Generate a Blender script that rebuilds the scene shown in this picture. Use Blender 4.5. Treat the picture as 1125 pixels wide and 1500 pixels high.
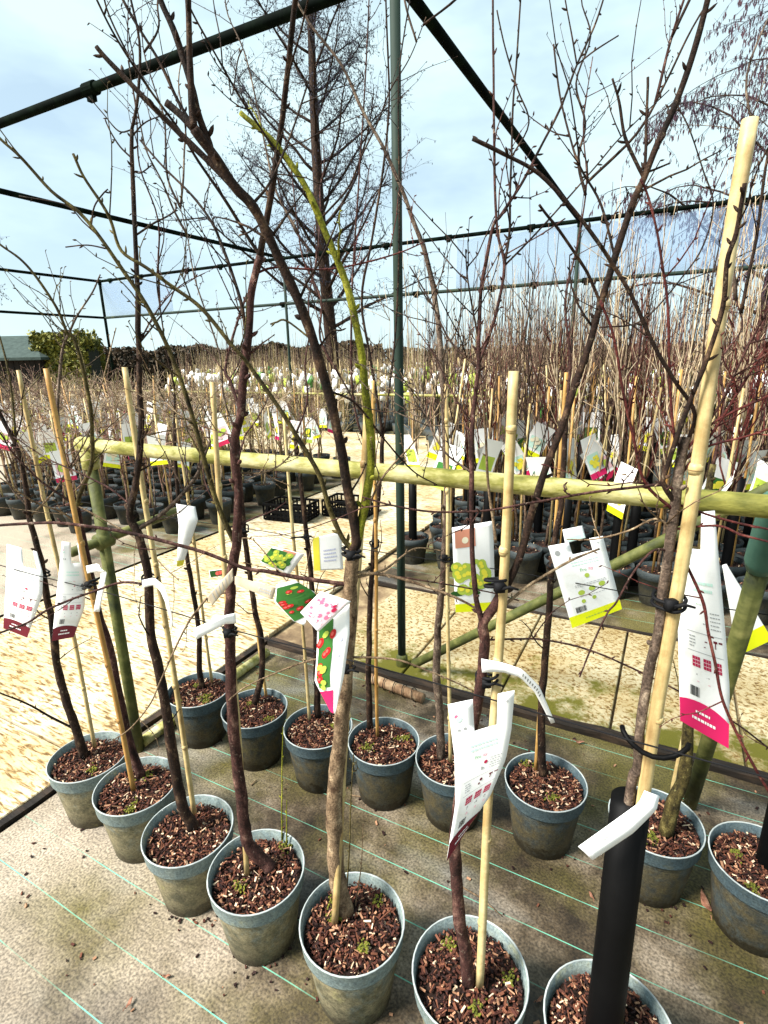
import bpy, math, random
from mathutils import Vector, Matrix, noise
R = random.Random(7)
for o in list(bpy.data.objects): bpy.data.objects.remove(o)
S = bpy.context.scene
COL = S.collection
# ---------------------------------------------------------------- camera, sky, sun, exposure
# world axes: X runs along the rows of pots, Y away from the camera across the rows, Z up (metres)
CAM_H, YAW, PITCH, ROLL = 1.70, math.radians(28), math.atan(225/790), math.radians(1.1)
FPX, PX0, PY0 = 790.0, 562.5, 750.0
cd = bpy.data.cameras.new('camera'); cam = bpy.data.objects.new('camera', cd); COL.objects.link(cam)
cd.sensor_fit = 'VERTICAL'; cd.sensor_height = 36; cd.lens = 36*FPX/1500; cd.clip_start = .02; cd.clip_end = 600
_f = Vector((0, math.cos(PITCH), -math.sin(PITCH))); _u0 = Vector((0, math.sin(PITCH), math.cos(PITCH))); _r0 = Vector((1, 0, 0))
_c, _s = math.cos(ROLL), math.sin(ROLL)
rotz = Matrix.Rotation(YAW, 3, 'Z')
FW = rotz @ _f; RT = rotz @ (_c*_r0 - _s*_u0); UP = rotz @ (_c*_u0 + _s*_r0)
m3 = Matrix((RT, UP, -FW)).transposed()
CP = Vector((0, 0, CAM_H))
cam.matrix_world = Matrix.Translation(CP) @ m3.to_4x4()
S.camera = cam
S.render.resolution_x, S.render.resolution_y = 768, 1024
FH = rotz @ Vector((0, 1, 0))                      # horizontal view direction
SUN_EL, SUN_AZ = math.radians(47), math.radians(230)   # direction TOWARDS the sun, azimuth from +X, counter-clockwise
W = bpy.data.worlds.new('World'); S.world = W; W.use_nodes = True
nt = W.node_tree; nt.nodes.clear()
def wn(t, **k):
    n = nt.nodes.new(t)
    for a, b in k.items(): setattr(n, a, b)
    return n
wo = wn('ShaderNodeOutputWorld'); bg = wn('ShaderNodeBackground'); bg.inputs[1].default_value = .066
sky = wn('ShaderNodeTexSky', sky_type='NISHITA', sun_disc=False, sun_elevation=SUN_EL, sun_rotation=math.pi/2-SUN_AZ)
sky.air_density = 1.0; sky.dust_density = 1.5; sky.ozone_density = 2.0
tc = wn('ShaderNodeTexCoord'); mp = wn('ShaderNodeMapping'); mp.inputs[3].default_value = (1, 1, 2.6)
nz = wn('ShaderNodeTexNoise'); nz.inputs['Scale'].default_value = 2.4; nz.inputs['Detail'].default_value = 5; nz.inputs['Roughness'].default_value = .55
cr = wn('ShaderNodeValToRGB'); cr.color_ramp.elements[0].position = .36; cr.color_ramp.elements[1].position = .60
cr.color_ramp.elements[0].color = (.50, .50, .50, 1); cr.color_ramp.elements[1].color = (1, 1, 1, 1)
mx = wn('ShaderNodeMix', data_type='RGBA'); mx.inputs[7].default_value = (4.6, 5.9, 6.15, 1)
L = nt.links.new
L(tc.outputs['Generated'], mp.inputs[0]); L(mp.outputs[0], nz.inputs['Vector']); L(nz.outputs[0], cr.inputs[0])
L(cr.outputs[0], mx.inputs[0]); L(sky.outputs[0], mx.inputs[6]); L(mx.outputs[2], bg.inputs[0]); L(bg.outputs[0], wo.inputs[0])
sl = bpy.data.lights.new('sun', 'SUN'); sl.energy = 4.4; sl.angle = math.radians(18); sl.color = (1, .96, .89)
so = bpy.data.objects.new('sun', sl); COL.objects.link(so)
sd = Vector((math.cos(SUN_EL)*math.cos(SUN_AZ), math.cos(SUN_EL)*math.sin(SUN_AZ), math.sin(SUN_EL)))
so.rotation_euler = sd.to_track_quat('Z', 'Y').to_euler()
S.view_settings.view_transform = 'Standard'; S.view_settings.look = 'None'; S.view_settings.gamma = 1
S.view_settings.use_curve_mapping = False; S.view_settings.exposure = 1.52
S.render.engine = 'CYCLES'

# ---------------------------------------------------------------- measuring helpers
def ray(x, y): return FW + (x-PX0)/FPX*RT - (y-PY0)/FPX*UP
def at_z(x, y, z=0.):
    d = ray(x, y); return CP + d*((z-CAM_H)/d.z)
def at_d(x, y, D):                                  # horizontal distance D in front of the camera
    d = ray(x, y); return CP + d*(D/d.dot(FH))
def at_X(x, y, X):
    d = ray(x, y); return CP + d*(X/d.x)
def at_Y(x, y, Y):
    d = ray(x, y); return CP + d*(Y/d.y)
def dist(p): return (p-CP).dot(FH)
def depth(p): return (p-CP).dot(FW)

# ---------------------------------------------------------------- materials
MATS = {}
def mat(name, cols, scale=8., rough=.8, bump=.0, detail=4, stretch=(1, 1, 1), coord='Object', spec=.3, bscale=None, pos=None, dist_=.0):
    if name in MATS: return MATS[name]
    m = bpy.data.materials.new(name); m.use_nodes = True; t = m.node_tree; b = t.nodes['Principled BSDF']
    b.inputs['Roughness'].default_value = rough; b.inputs['Specular IOR Level'].default_value = spec
    MATS[name] = m
    if len(cols) == 1 and not bump:
        b.inputs['Base Color'].default_value = (*cols[0], 1); return m
    c = t.nodes.new('ShaderNodeTexCoord'); mpn = t.nodes.new('ShaderNodeMapping'); mpn.inputs[3].default_value = stretch
    t.links.new(c.outputs[coord], mpn.inputs[0])
    n = t.nodes.new('ShaderNodeTexNoise'); n.inputs['Scale'].default_value = scale; n.inputs['Detail'].default_value = detail
    n.inputs['Distortion'].default_value = dist_; n.inputs['Roughness'].default_value = .62
    t.links.new(mpn.outputs[0], n.inputs['Vector'])
    r = t.nodes.new('ShaderNodeValToRGB'); e = r.color_ramp.elements
    k = len(cols); pos = pos or [.3+.4*i/max(1, k-1) for i in range(k)]
    while len(e) < k: e.new(.5)
    for i in range(k): e[i].position = pos[i]; e[i].color = (*cols[i], 1)
    t.links.new(n.outputs[0], r.inputs[0]); t.links.new(r.outputs[0], b.inputs['Base Color'])
    if bump:
        n2 = t.nodes.new('ShaderNodeTexNoise'); n2.inputs['Scale'].default_value = bscale or scale*3; n2.inputs['Detail'].default_value = 4
        t.links.new(mpn.outputs[0], n2.inputs['Vector'])
        bp = t.nodes.new('ShaderNodeBump'); bp.inputs['Strength'].default_value = bump; bp.inputs['Distance'].default_value = .01
        t.links.new(n2.outputs[0], bp.inputs['Height']); t.links.new(bp.outputs[0], b.inputs['Normal'])
    return m
def bark(name, cols, rough=.8, lich=(.30, .26, .17), lf=.5, scale=42):
    m = mat(name, cols, scale, rough, .0, detail=8, stretch=(1, 1, .5), pos=[.34, .55, .74], spec=.18)
    t = m.node_tree; N = t.nodes.new; Lk = t.links.new; b = t.nodes['Principled BSDF']
    c = N('ShaderNodeTexCoord'); src = b.inputs['Base Color'].links[0].from_socket
    f = N('ShaderNodeTexNoise'); f.inputs['Scale'].default_value = 210; f.inputs['Detail'].default_value = 5; f.inputs['Roughness'].default_value = .7; Lk(c.outputs['Object'], f.inputs['Vector'])
    r = N('ShaderNodeMapRange'); r.inputs[1].default_value = .32; r.inputs[2].default_value = .68; r.inputs[3].default_value = .35; r.inputs[4].default_value = 1.75; Lk(f.outputs[0], r.inputs[0])
    mm = N('ShaderNodeMix'); mm.data_type = 'RGBA'; mm.blend_type = 'MULTIPLY'; mm.inputs[0].default_value = 1; Lk(src, mm.inputs[6]); Lk(r.outputs[0], mm.inputs[7])
    g = N('ShaderNodeTexNoise'); g.inputs['Scale'].default_value = 75; g.inputs['Detail'].default_value = 7; g.inputs['Roughness'].default_value = .7
    mp_ = N('ShaderNodeMapping'); mp_.inputs[1].default_value = (3, 7, 1); mp_.inputs[3].default_value = (1, 1, .8); Lk(c.outputs['Object'], mp_.inputs[0]); Lk(mp_.outputs[0], g.inputs['Vector'])
    gr = N('ShaderNodeValToRGB'); gr.color_ramp.elements[0].position = .60; gr.color_ramp.elements[1].position = .68; gr.color_ramp.elements[1].color = (lf, lf, lf, 1); Lk(g.outputs[0], gr.inputs[0])
    ml = N('ShaderNodeMix'); ml.data_type = 'RGBA'; ml.inputs[7].default_value = (*lich, 1); Lk(gr.outputs[0], ml.inputs[0]); Lk(mm.outputs[2], ml.inputs[6]); Lk(ml.outputs[2], b.inputs['Base Color'])
    bp = N('ShaderNodeBump'); bp.inputs['Strength'].default_value = .7; bp.inputs['Distance'].default_value = .004; ad = N('ShaderNodeMath'); ad.operation = 'ADD'; Lk(f.outputs[0], ad.inputs[0]); Lk(g.outputs[0], ad.inputs[1]); Lk(ad.outputs[0], bp.inputs['Height']); Lk(bp.outputs[0], b.inputs['Normal'])
    return m
BARK = {
 'dark': bark('bark_dark', [(.005, .003, .002), (.026, .013, .008), (.12, .072, .040)], lich=(.26, .20, .13), lf=.6),
 'purple': bark('bark_purple', [(.012, .005, .004), (.052, .021, .017), (.18, .10, .075)], lich=(.32, .24, .18), lf=.6),
 'red': bark('bark_red', [(.022, .004, .004), (.075, .014, .011), (.17, .06, .045)], .65, lich=(.24, .12, .08), lf=.3),
 'olive': bark('bark_olive', [(.014, .010, .004), (.065, .050, .015), (.20, .16, .055)], lich=(.28, .25, .09)),
 'moss': bark('bark_moss', [(.07, .075, .006), (.20, .20, .016), (.34, .33, .05)], lich=(.10, .07, .02), lf=.7),
 'grey': bark('bark_grey', [(.022, .014, .010), (.095, .066, .048), (.31, .24, .17)], lich=(.40, .34, .25)),
 'tan': bark('bark_tan', [(.045, .025, .013), (.18, .122, .072), (.38, .29, .18)], lich=(.06, .032, .018), lf=.6),
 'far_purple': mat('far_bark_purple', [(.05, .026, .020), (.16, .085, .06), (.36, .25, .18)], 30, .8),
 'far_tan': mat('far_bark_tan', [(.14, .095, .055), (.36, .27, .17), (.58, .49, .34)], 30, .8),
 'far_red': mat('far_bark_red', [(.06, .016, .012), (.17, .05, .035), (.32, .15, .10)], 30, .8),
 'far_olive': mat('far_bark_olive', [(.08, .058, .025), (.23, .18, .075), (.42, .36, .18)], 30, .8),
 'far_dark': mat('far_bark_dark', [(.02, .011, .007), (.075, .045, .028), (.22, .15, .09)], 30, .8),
}
def bamboo(name, a, b_, c_):
    m = mat(name, [a, b_, c_], 26, .5, .0, detail=8, stretch=(1, 1, .05), pos=[.30, .48, .70])
    t = m.node_tree; N = t.nodes.new; Lk = t.links.new; b = t.nodes['Principled BSDF']; src = b.inputs['Base Color'].links[0].from_socket
    c = N('ShaderNodeTexCoord'); g = N('ShaderNodeTexNoise'); g.inputs['Scale'].default_value = 9; g.inputs['Detail'].default_value = 9; g.inputs['Roughness'].default_value = .72; Lk(c.outputs['Object'], g.inputs['Vector'])
    gr = N('ShaderNodeValToRGB'); e = gr.color_ramp.elements; e[0].position = .36; e[1].position = .60; e[0].color = (.45, .33, .2, 1); e[1].color = (1.05, 1.05, 1.05, 1); Lk(g.outputs[0], gr.inputs[0])
    mm = N('ShaderNodeMix'); mm.data_type = 'RGBA'; mm.blend_type = 'MULTIPLY'; mm.inputs[0].default_value = .75; Lk(src, mm.inputs[6]); Lk(gr.outputs[0], mm.inputs[7]); Lk(mm.outputs[2], b.inputs['Base Color'])
    return m
M_BAMBOO = bamboo('bamboo_cane', (.24, .15, .06), (.50, .39, .18), (.64, .55, .31))
M_BAMBOO2 = bamboo('bamboo_cane_orange', (.18, .08, .02), (.42, .24, .07), (.56, .39, .15))
M_NODE = mat('bamboo_node', [(.10, .055, .02), (.30, .20, .08)], 60, .7)
M_BLACK = mat('black_plastic', [(.0012, .0012, .0014), (.0028, .0028, .003)], 6, .55, spec=.08)
M_RUBBER = mat('black_rubber', [(.005, .005, .006)], rough=.7, spec=.15)
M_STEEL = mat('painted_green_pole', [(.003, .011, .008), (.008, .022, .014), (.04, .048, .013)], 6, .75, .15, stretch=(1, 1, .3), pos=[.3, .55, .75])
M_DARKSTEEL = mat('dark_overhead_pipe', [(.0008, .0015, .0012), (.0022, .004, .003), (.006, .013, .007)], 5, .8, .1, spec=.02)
M_RAIL = mat('algae_covered_pipe', [(.06, .065, .008), (.19, .18, .035), (.36, .33, .13), (.50, .47, .28)], 16, .7, .5, stretch=(.45, 1, 1), pos=[.3, .46, .56, .70], detail=9)
M_BRACE = mat('mossy_green_pipe', [(.016, .022, .006), (.062, .07, .014), (.17, .165, .05)], 9, .7, .3, pos=[.3, .5, .72])
M_CAP = mat('green_pipe_joint', [(.03, .09, .07), (.06, .14, .10)], 12, .6)
M_PAPER = mat('white_card', [(.70, .69, .64), (.84, .845, .83), (.88, .88, .87)], 9, .45, detail=8, pos=[.30, .44, .6], spec=.4)
M_PAPERBACK = mat('card_back', [(.40, .34, .25), (.52, .46, .35)], 14, .7)
M_SOIL = mat('compost', [(.006, .003, .002), (.028, .012, .007)], 60, .95, .8)
CHIPS = [mat('bark_chip_%d' % i, [c, tuple(v*1.5 for v in c)], 30, .85) for i, c in enumerate(
    [(.013, .004, .003), (.042, .012, .007), (.10, .035, .018), (.24, .125, .07), (.48, .36, .24)])]
M_MOSS = mat('moss_clump', [(.05, .06, .008), (.19, .19, .02)], 60, .95, .8)

def pot_material(name, top, low, dirt, k=1.):
    m = bpy.data.materials.new(name); m.use_nodes = True; t = m.node_tree; b = t.nodes['Principled BSDF']; N = t.nodes.new; Lk = t.links.new
    b.inputs['Roughness'].default_value = .65; b.inputs['Specular IOR Level'].default_value = .25
    c = N('ShaderNodeTexCoord'); sp = N('ShaderNodeSeparateXYZ'); Lk(c.outputs['Object'], sp.inputs[0])
    oi = N('ShaderNodeObjectInfo'); sc = N('ShaderNodeMath'); sc.operation = 'MULTIPLY'; sc.inputs[1].default_value = 37; Lk(oi.outputs['Random'], sc.inputs[0])
    va = N('ShaderNodeVectorMath'); va.operation = 'ADD'; Lk(c.outputs['Object'], va.inputs[0]); Lk(sc.outputs[0], va.inputs[1])
    def noise_(scale, det, ro=.7):
        n = N('ShaderNodeTexNoise'); n.inputs['Scale'].default_value = scale; n.inputs['Detail'].default_value = det; n.inputs['Roughness'].default_value = ro; Lk(va.outputs[0], n.inputs['Vector']); return n.outputs[0]
    n1, n2, n3 = noise_(9, 8), noise_(26, 8), noise_(150, 4)
    def ramp(src, lo, hi, a=0., z=1.):
        r = N('ShaderNodeMapRange'); r.inputs[1].default_value = lo; r.inputs[2].default_value = hi; r.inputs[3].default_value = a; r.inputs[4].default_value = z; Lk(src, r.inputs[0]); return r.outputs[0]
    def math_(op, a, b2):
        q = N('ShaderNodeMath'); q.operation = op; q.use_clamp = False
        for i, v in enumerate((a, b2)):
            if isinstance(v, (int, float)): q.inputs[i].default_value = v
            else: Lk(v, q.inputs[i])
        return q.outputs[0]
    def mixc(f, a, b2):
        q = N('ShaderNodeMix'); q.data_type = 'RGBA'; Lk(f, q.inputs[0])
        for i, v in ((6, a), (7, b2)):
            if isinstance(v, tuple): q.inputs[i].default_value = (*v, 1)
            else: Lk(v, q.inputs[i])
        return q.outputs[2]
    band = mixc(ramp(n2, .42, .66), top, tuple(v*f for v, f in zip(top, (1.45, 1.3, 1.15))))
    body = mixc(ramp(n2, .36, .62), low, dirt)
    below = ramp(sp.outputs[2], .196, .186)
    amt = ramp(math_('ADD', n1, ramp(sp.outputs[2], .19, .0, -.02, .16)), .38, .54, .3, 1.)
    col = mixc(math_('MULTIPLY', below, amt), band, body)
    stain = ramp(math_('ADD', n2, ramp(sp.outputs[2], .09, .0, -.10, .26)), .55, .68, 0., .9)
    col = mixc(math_('MULTIPLY', stain, below), col, tuple(v*.22 for v in dirt))
    streak = ramp(n1, .60, .72, 0., .5); col = mixc(streak, col, (dirt[0]*1.5, dirt[1]*1.6, dirt[2]*1.1))
    mm = N('ShaderNodeMix'); mm.data_type = 'RGBA'; mm.blend_type = 'MULTIPLY'; mm.inputs[0].default_value = 1; Lk(col, mm.inputs[6]); Lk(ramp(n3, .3, .7, .55, 1.45), mm.inputs[7]); Lk(mm.outputs[2], b.inputs['Base Color'])
    bp = N('ShaderNodeBump'); bp.inputs['Strength'].default_value = .25; bp.inputs['Distance'].default_value = .003; Lk(n3, bp.inputs['Height']); Lk(bp.outputs[0], b.inputs['Normal'])
    return m
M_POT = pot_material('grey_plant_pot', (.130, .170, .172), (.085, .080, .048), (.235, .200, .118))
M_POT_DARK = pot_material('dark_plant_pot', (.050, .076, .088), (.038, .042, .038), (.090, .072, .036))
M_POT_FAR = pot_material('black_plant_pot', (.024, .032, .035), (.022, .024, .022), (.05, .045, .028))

# ---------------------------------------------------------------- mesh helpers
class MB:
    def __init__(s): s.v = []; s.f = []; s.mi = []; s.cur = 0
    def add(s, vs, fs):
        b = len(s.v); s.v += [tuple(v) for v in vs]
        for f in fs: s.f.append(tuple(i+b for i in f)); s.mi.append(s.cur)
    def box(s, c, sz, rot=None):
        c = Vector(c); h = [q/2 for q in sz]; vs = []
        for x in (-1, 1):
            for y in (-1, 1):
                for z in (-1, 1):
                    p = Vector((x*h[0], y*h[1], z*h[2]))
                    if rot is not None: p = rot @ p
                    vs.append(c+p)
        s.add(vs, [(0, 1, 3, 2), (4, 6, 7, 5), (0, 4, 5, 1), (2, 3, 7, 6), (0, 2, 6, 4), (1, 5, 7, 3)])
    def tube(s, pts, rad, n=6, cap=True):
        k = len(pts); pts = [Vector(p) for p in pts]
        if isinstance(rad, (int, float)): rad = [rad]*k
        t0 = (pts[1]-pts[0]).normalized(); ref = Vector((0, 0, 1)) if abs(t0.z) < .9 else Vector((1, 0, 0))
        a = t0.cross(ref).normalized(); vs = []; fs = []
        for i in range(k):
            t = (pts[min(i+1, k-1)]-pts[max(i-1, 0)])
            if t.length < 1e-9: t = t0
            t = t.normalized(); a = (a-t*a.dot(t)); a = a.normalized() if a.length > 1e-6 else t.orthogonal().normalized(); b = t.cross(a)
            for j in range(n):
                w = 2*math.pi*j/n; vs.append(pts[i]+(a*math.cos(w)+b*math.sin(w))*rad[i])
        for i in range(k-1):
            for j in range(n):
                j2 = (j+1) % n; fs.append((i*n+j, i*n+j2, (i+1)*n+j2, (i+1)*n+j))
        if cap: fs.append(tuple(range(n-1, -1, -1))); fs.append(tuple((k-1)*n+j for j in range(n)))
        s.add(vs, fs)
    def lathe(s, prof, n=32, c=(0, 0, 0)):
        vs = []; fs = []; k = len(prof)
        for r, z in prof:
            for j in range(n):
                w = 2*math.pi*j/n; vs.append((c[0]+r*math.cos(w), c[1]+r*math.sin(w), c[2]+z))
        for i in range(k-1):
            for j in range(n):
                j2 = (j+1) % n; fs.append((i*n+j, i*n+j2, (i+1)*n+j2, (i+1)*n+j))
        s.add(vs, fs)
    def mesh(s, name, mats, smooth=True):
        me = bpy.data.meshes.new(name); me.from_pydata(s.v, [], s.f)
        for m in (mats if isinstance(mats, (list, tuple)) else [mats]): me.materials.append(m)
        if any(s.mi): me.polygons.foreach_set('material_index', s.mi)
        if smooth: me.polygons.foreach_set('use_smooth', [True]*len(me.polygons))
        me.update(); return me
    def build(s, name, mats, parent=None, smooth=True):
        return obj(name, s.mesh(name, mats, smooth), parent)
def obj(name, me, parent=None, loc=None):
    o = bpy.data.objects.new(name, me); COL.objects.link(o)
    if parent is not None:
        o.parent = parent
        # parts are modelled in the frame of their thing; nothing to undo
    if loc is not None: o.location = loc
    return o
def tag(o, label=None, cat=None, group=None, kind=None):
    if label: o['label'] = label
    if cat: o['category'] = cat
    if group: o['group'] = group
    if kind: o['kind'] = kind
    return o
def thing(name, loc, label, cat, group=None):
    o = bpy.data.objects.new(name, None); COL.objects.link(o); o.location = loc; o.empty_display_size = .1
    return tag(o, label, cat, group)
def world_mb(mb, root):                             # mesh given in world metres -> frame of an unrotated thing
    l = root.location; mb.v = [(x-l.x, y-l.y, z-l.z) for x, y, z in mb.v]; return mb
def smooth_pts(pts, step=4):
    P = [Vector(p) for p in pts]
    if len(P) < 3: P = [P[0], P[0].lerp(P[-1], .5), P[-1]]
    out = []
    for i in range(len(P)-1):
        a = P[i-1] if i else P[0]*2-P[1]; b = P[i]; c = P[i+1]; d = P[i+2] if i+2 < len(P) else P[-1]*2-P[-2]
        for k in range(step):
            t = k/step; t2 = t*t; t3 = t2*t
            out.append(.5*((2*b)+(c-a)*t+(2*a-5*b+4*c-d)*t2+(3*b-a-3*c+d)*t3))
    out.append(P[-1]); return out

# ---------------------------------------------------------------- ground
def plane(name, x0, x1, y0, y1, z, m, parent=None, nx=1, ny=1):
    mb = MB()
    vs = [(x0+(x1-x0)*i/nx, y0+(y1-y0)*j/ny, z) for j in range(ny+1) for i in range(nx+1)]
    mb.add(vs, [(j*(nx+1)+i, j*(nx+1)+i+1, (j+1)*(nx+1)+i+1, (j+1)*(nx+1)+i) for j in range(ny) for i in range(nx)])
    return mb.build(name, m, parent, smooth=False)
def fabric_material():
    m = bpy.data.materials.new('woven_weed_fabric'); m.use_nodes = True; t = m.node_tree; b = t.nodes['Principled BSDF']
    N = t.nodes.new; Lk = t.links.new
    b.inputs['Specular IOR Level'].default_value = .35
    c = N('ShaderNodeTexCoord'); sp = N('ShaderNodeSeparateXYZ'); Lk(c.outputs['Object'], sp.inputs[0])
    n = N('ShaderNodeTexNoise'); n.inputs['Scale'].default_value = 2.1; n.inputs['Detail'].default_value = 9; n.inputs['Roughness'].default_value = .68; Lk(c.outputs['Object'], n.inputs['Vector'])
    r = N('ShaderNodeValToRGB'); e = r.color_ramp.elements; e.new(.5); e.new(.6)
    for i, (p, col) in enumerate(((.38, (.012, .008, .004)), (.47, (.045, .032, .018)), (.545, (.115, .088, .058)), (.66, (.23, .19, .145)))): e[i].position = p; e[i].color = (*col, 1)
    Lk(n.outputs[0], r.inputs[0])
    # olive algae patches
    n3 = N('ShaderNodeTexNoise'); n3.inputs['Scale'].default_value = 1.3; n3.inputs['Detail'].default_value = 7; n3.inputs['Roughness'].default_value = .6
    mp3 = N('ShaderNodeMapping'); mp3.inputs[1].default_value = (4.3, 1.7, 0); Lk(c.outputs['Object'], mp3.inputs[0]); Lk(mp3.outputs[0], n3.inputs['Vector'])
    r3 = N('ShaderNodeValToRGB'); r3.color_ramp.elements[0].position = .46; r3.color_ramp.elements[1].position = .62; Lk(n3.outputs[0], r3.inputs[0])
    ms = N('ShaderNodeMath'); ms.operation = 'MULTIPLY'; ms.inputs[1].default_value = .8; Lk(r3.outputs[0], ms.inputs[0])
    mg = N('ShaderNodeMix'); mg.data_type = 'RGBA'; mg.inputs[7].default_value = (.082, .070, .013, 1); Lk(ms.outputs[0], mg.inputs[0]); Lk(r.outputs[0], mg.inputs[6])
    # dry bluish-grey scuffed patches
    n4 = N('ShaderNodeTexNoise'); n4.inputs['Scale'].default_value = 3.2; n4.inputs['Detail'].default_value = 8
    mp4 = N('ShaderNodeMapping'); mp4.inputs[1].default_value = (9.3, 5.7, 0); mp4.inputs[3].default_value = (.45, 1, 1); Lk(c.outputs['Object'], mp4.inputs[0]); Lk(mp4.outputs[0], n4.inputs['Vector'])
    r4 = N('ShaderNodeValToRGB'); r4.color_ramp.elements[0].position = .55; r4.color_ramp.elements[1].position = .70; r4.color_ramp.elements[1].color = (.55, .55, .55, 1); Lk(n4.outputs[0], r4.inputs[0])
    mg4 = N('ShaderNodeMix'); mg4.data_type = 'RGBA'; mg4.inputs[7].default_value = (.17, .175, .17, 1); Lk(r4.outputs[0], mg4.inputs[0]); Lk(mg.outputs[2], mg4.inputs[6])
    nd2 = N('ShaderNodeTexNoise'); nd2.inputs['Scale'].default_value = 1.7; nd2.inputs['Detail'].default_value = 8; nd2.inputs['Roughness'].default_value = .6; Lk(c.outputs['Object'], nd2.inputs['Vector'])
    du = N('ShaderNodeMath'); du.operation = 'MULTIPLY_ADD'; du.inputs[1].default_value = -.13; Lk(sp.outputs[0], du.inputs[0]); Lk(nd2.outputs[0], du.inputs[2])
    dv2 = N('ShaderNodeMath'); dv2.operation = 'MULTIPLY_ADD'; dv2.inputs[1].default_value = -.17; Lk(sp.outputs[1], dv2.inputs[0]); Lk(du.outputs[0], dv2.inputs[2])
    rdu = N('ShaderNodeValToRGB'); rdu.color_ramp.elements[0].position = .44; rdu.color_ramp.elements[1].position = .72; Lk(dv2.outputs[0], rdu.inputs[0])
    mdu = N('ShaderNodeMix'); mdu.data_type = 'RGBA'; mdu.inputs[7].default_value = (.30, .25, .19, 1); Lk(rdu.outputs[0], mdu.inputs[0]); Lk(mg4.outputs[2], mdu.inputs[6])
    # speckle of grit
    vo = N('ShaderNodeTexNoise'); vo.inputs['Scale'].default_value = 130; vo.inputs['Detail'].default_value = 3; Lk(c.outputs['Object'], vo.inputs['Vector'])
    rv = N('ShaderNodeMapRange'); rv.inputs[1].default_value = .34; rv.inputs[2].default_value = .66; rv.inputs[3].default_value = .5; rv.inputs[4].default_value = 1.5; Lk(vo.outputs[0], rv.inputs[0])
    mm = N('ShaderNodeMix'); mm.data_type = 'RGBA'; mm.blend_type = 'MULTIPLY'; mm.inputs[0].default_value = 1; Lk(mdu.outputs[2], mm.inputs[6]); Lk(rv.outputs[0], mm.inputs[7])
    # green marker threads every 15.5 cm, woven along the roll
    nw = N('ShaderNodeTexNoise'); nw.inputs['Scale'].default_value = 1.1; Lk(c.outputs['Object'], nw.inputs['Vector'])
    wob = N('ShaderNodeMath'); wob.operation = 'MULTIPLY_ADD'; wob.inputs[1].default_value = .022; Lk(nw.outputs[0], wob.inputs[0]); Lk(sp.outputs[1], wob.inputs[2])
    dv = N('ShaderNodeMath'); dv.operation = 'DIVIDE'; dv.inputs[1].default_value = .155; Lk(wob.outputs[0], dv.inputs[0])
    fr = N('ShaderNodeMath'); fr.operation = 'FRACT'; Lk(dv.outputs[0], fr.inputs[0])
    cp = N('ShaderNodeMath'); cp.operation = 'COMPARE'; cp.inputs[1].default_value = .5; cp.inputs[2].default_value = .0105; Lk(fr.outputs[0], cp.inputs[0])
    nd = N('ShaderNodeTexNoise'); nd.inputs['Scale'].default_value = 2.7; nd.inputs['Detail'].default_value = 5; Lk(c.outputs['Object'], nd.inputs['Vector'])
    rd = N('ShaderNodeValToRGB'); rd.color_ramp.elements[0].position = .36; rd.color_ramp.elements[1].position = .58; rd.color_ramp.elements[0].color = (.12, .12, .12, 1); Lk(nd.outputs[0], rd.inputs[0])
    ml = N('ShaderNodeMath'); ml.operation = 'MULTIPLY'; Lk(cp.outputs[0], ml.inputs[0]); Lk(rd.outputs[0], ml.inputs[1])
    m2 = N('ShaderNodeMix'); m2.data_type = 'RGBA'; m2.inputs[7].default_value = (.13, .40, .28, 1); Lk(ml.outputs[0], m2.inputs[0]); Lk(mm.outputs[2], m2.inputs[6])
    Lk(m2.outputs[2], b.inputs['Base Color'])
    rr = N('ShaderNodeMapRange'); rr.inputs[1].default_value = .35; rr.inputs[2].default_value = .65; rr.inputs[3].default_value = .5; rr.inputs[4].default_value = .85; Lk(n3.outputs[0], rr.inputs[0]); Lk(rr.outputs[0], b.inputs['Roughness'])
    bp = N('ShaderNodeBump'); bp.inputs['Strength'].default_value = .35; bp.inputs['Distance'].default_value = .004; Lk(vo.outputs[0], bp.inputs['Height']); Lk(bp.outputs[0], b.inputs['Normal'])
    return m
M_FAB = fabric_material()
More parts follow.
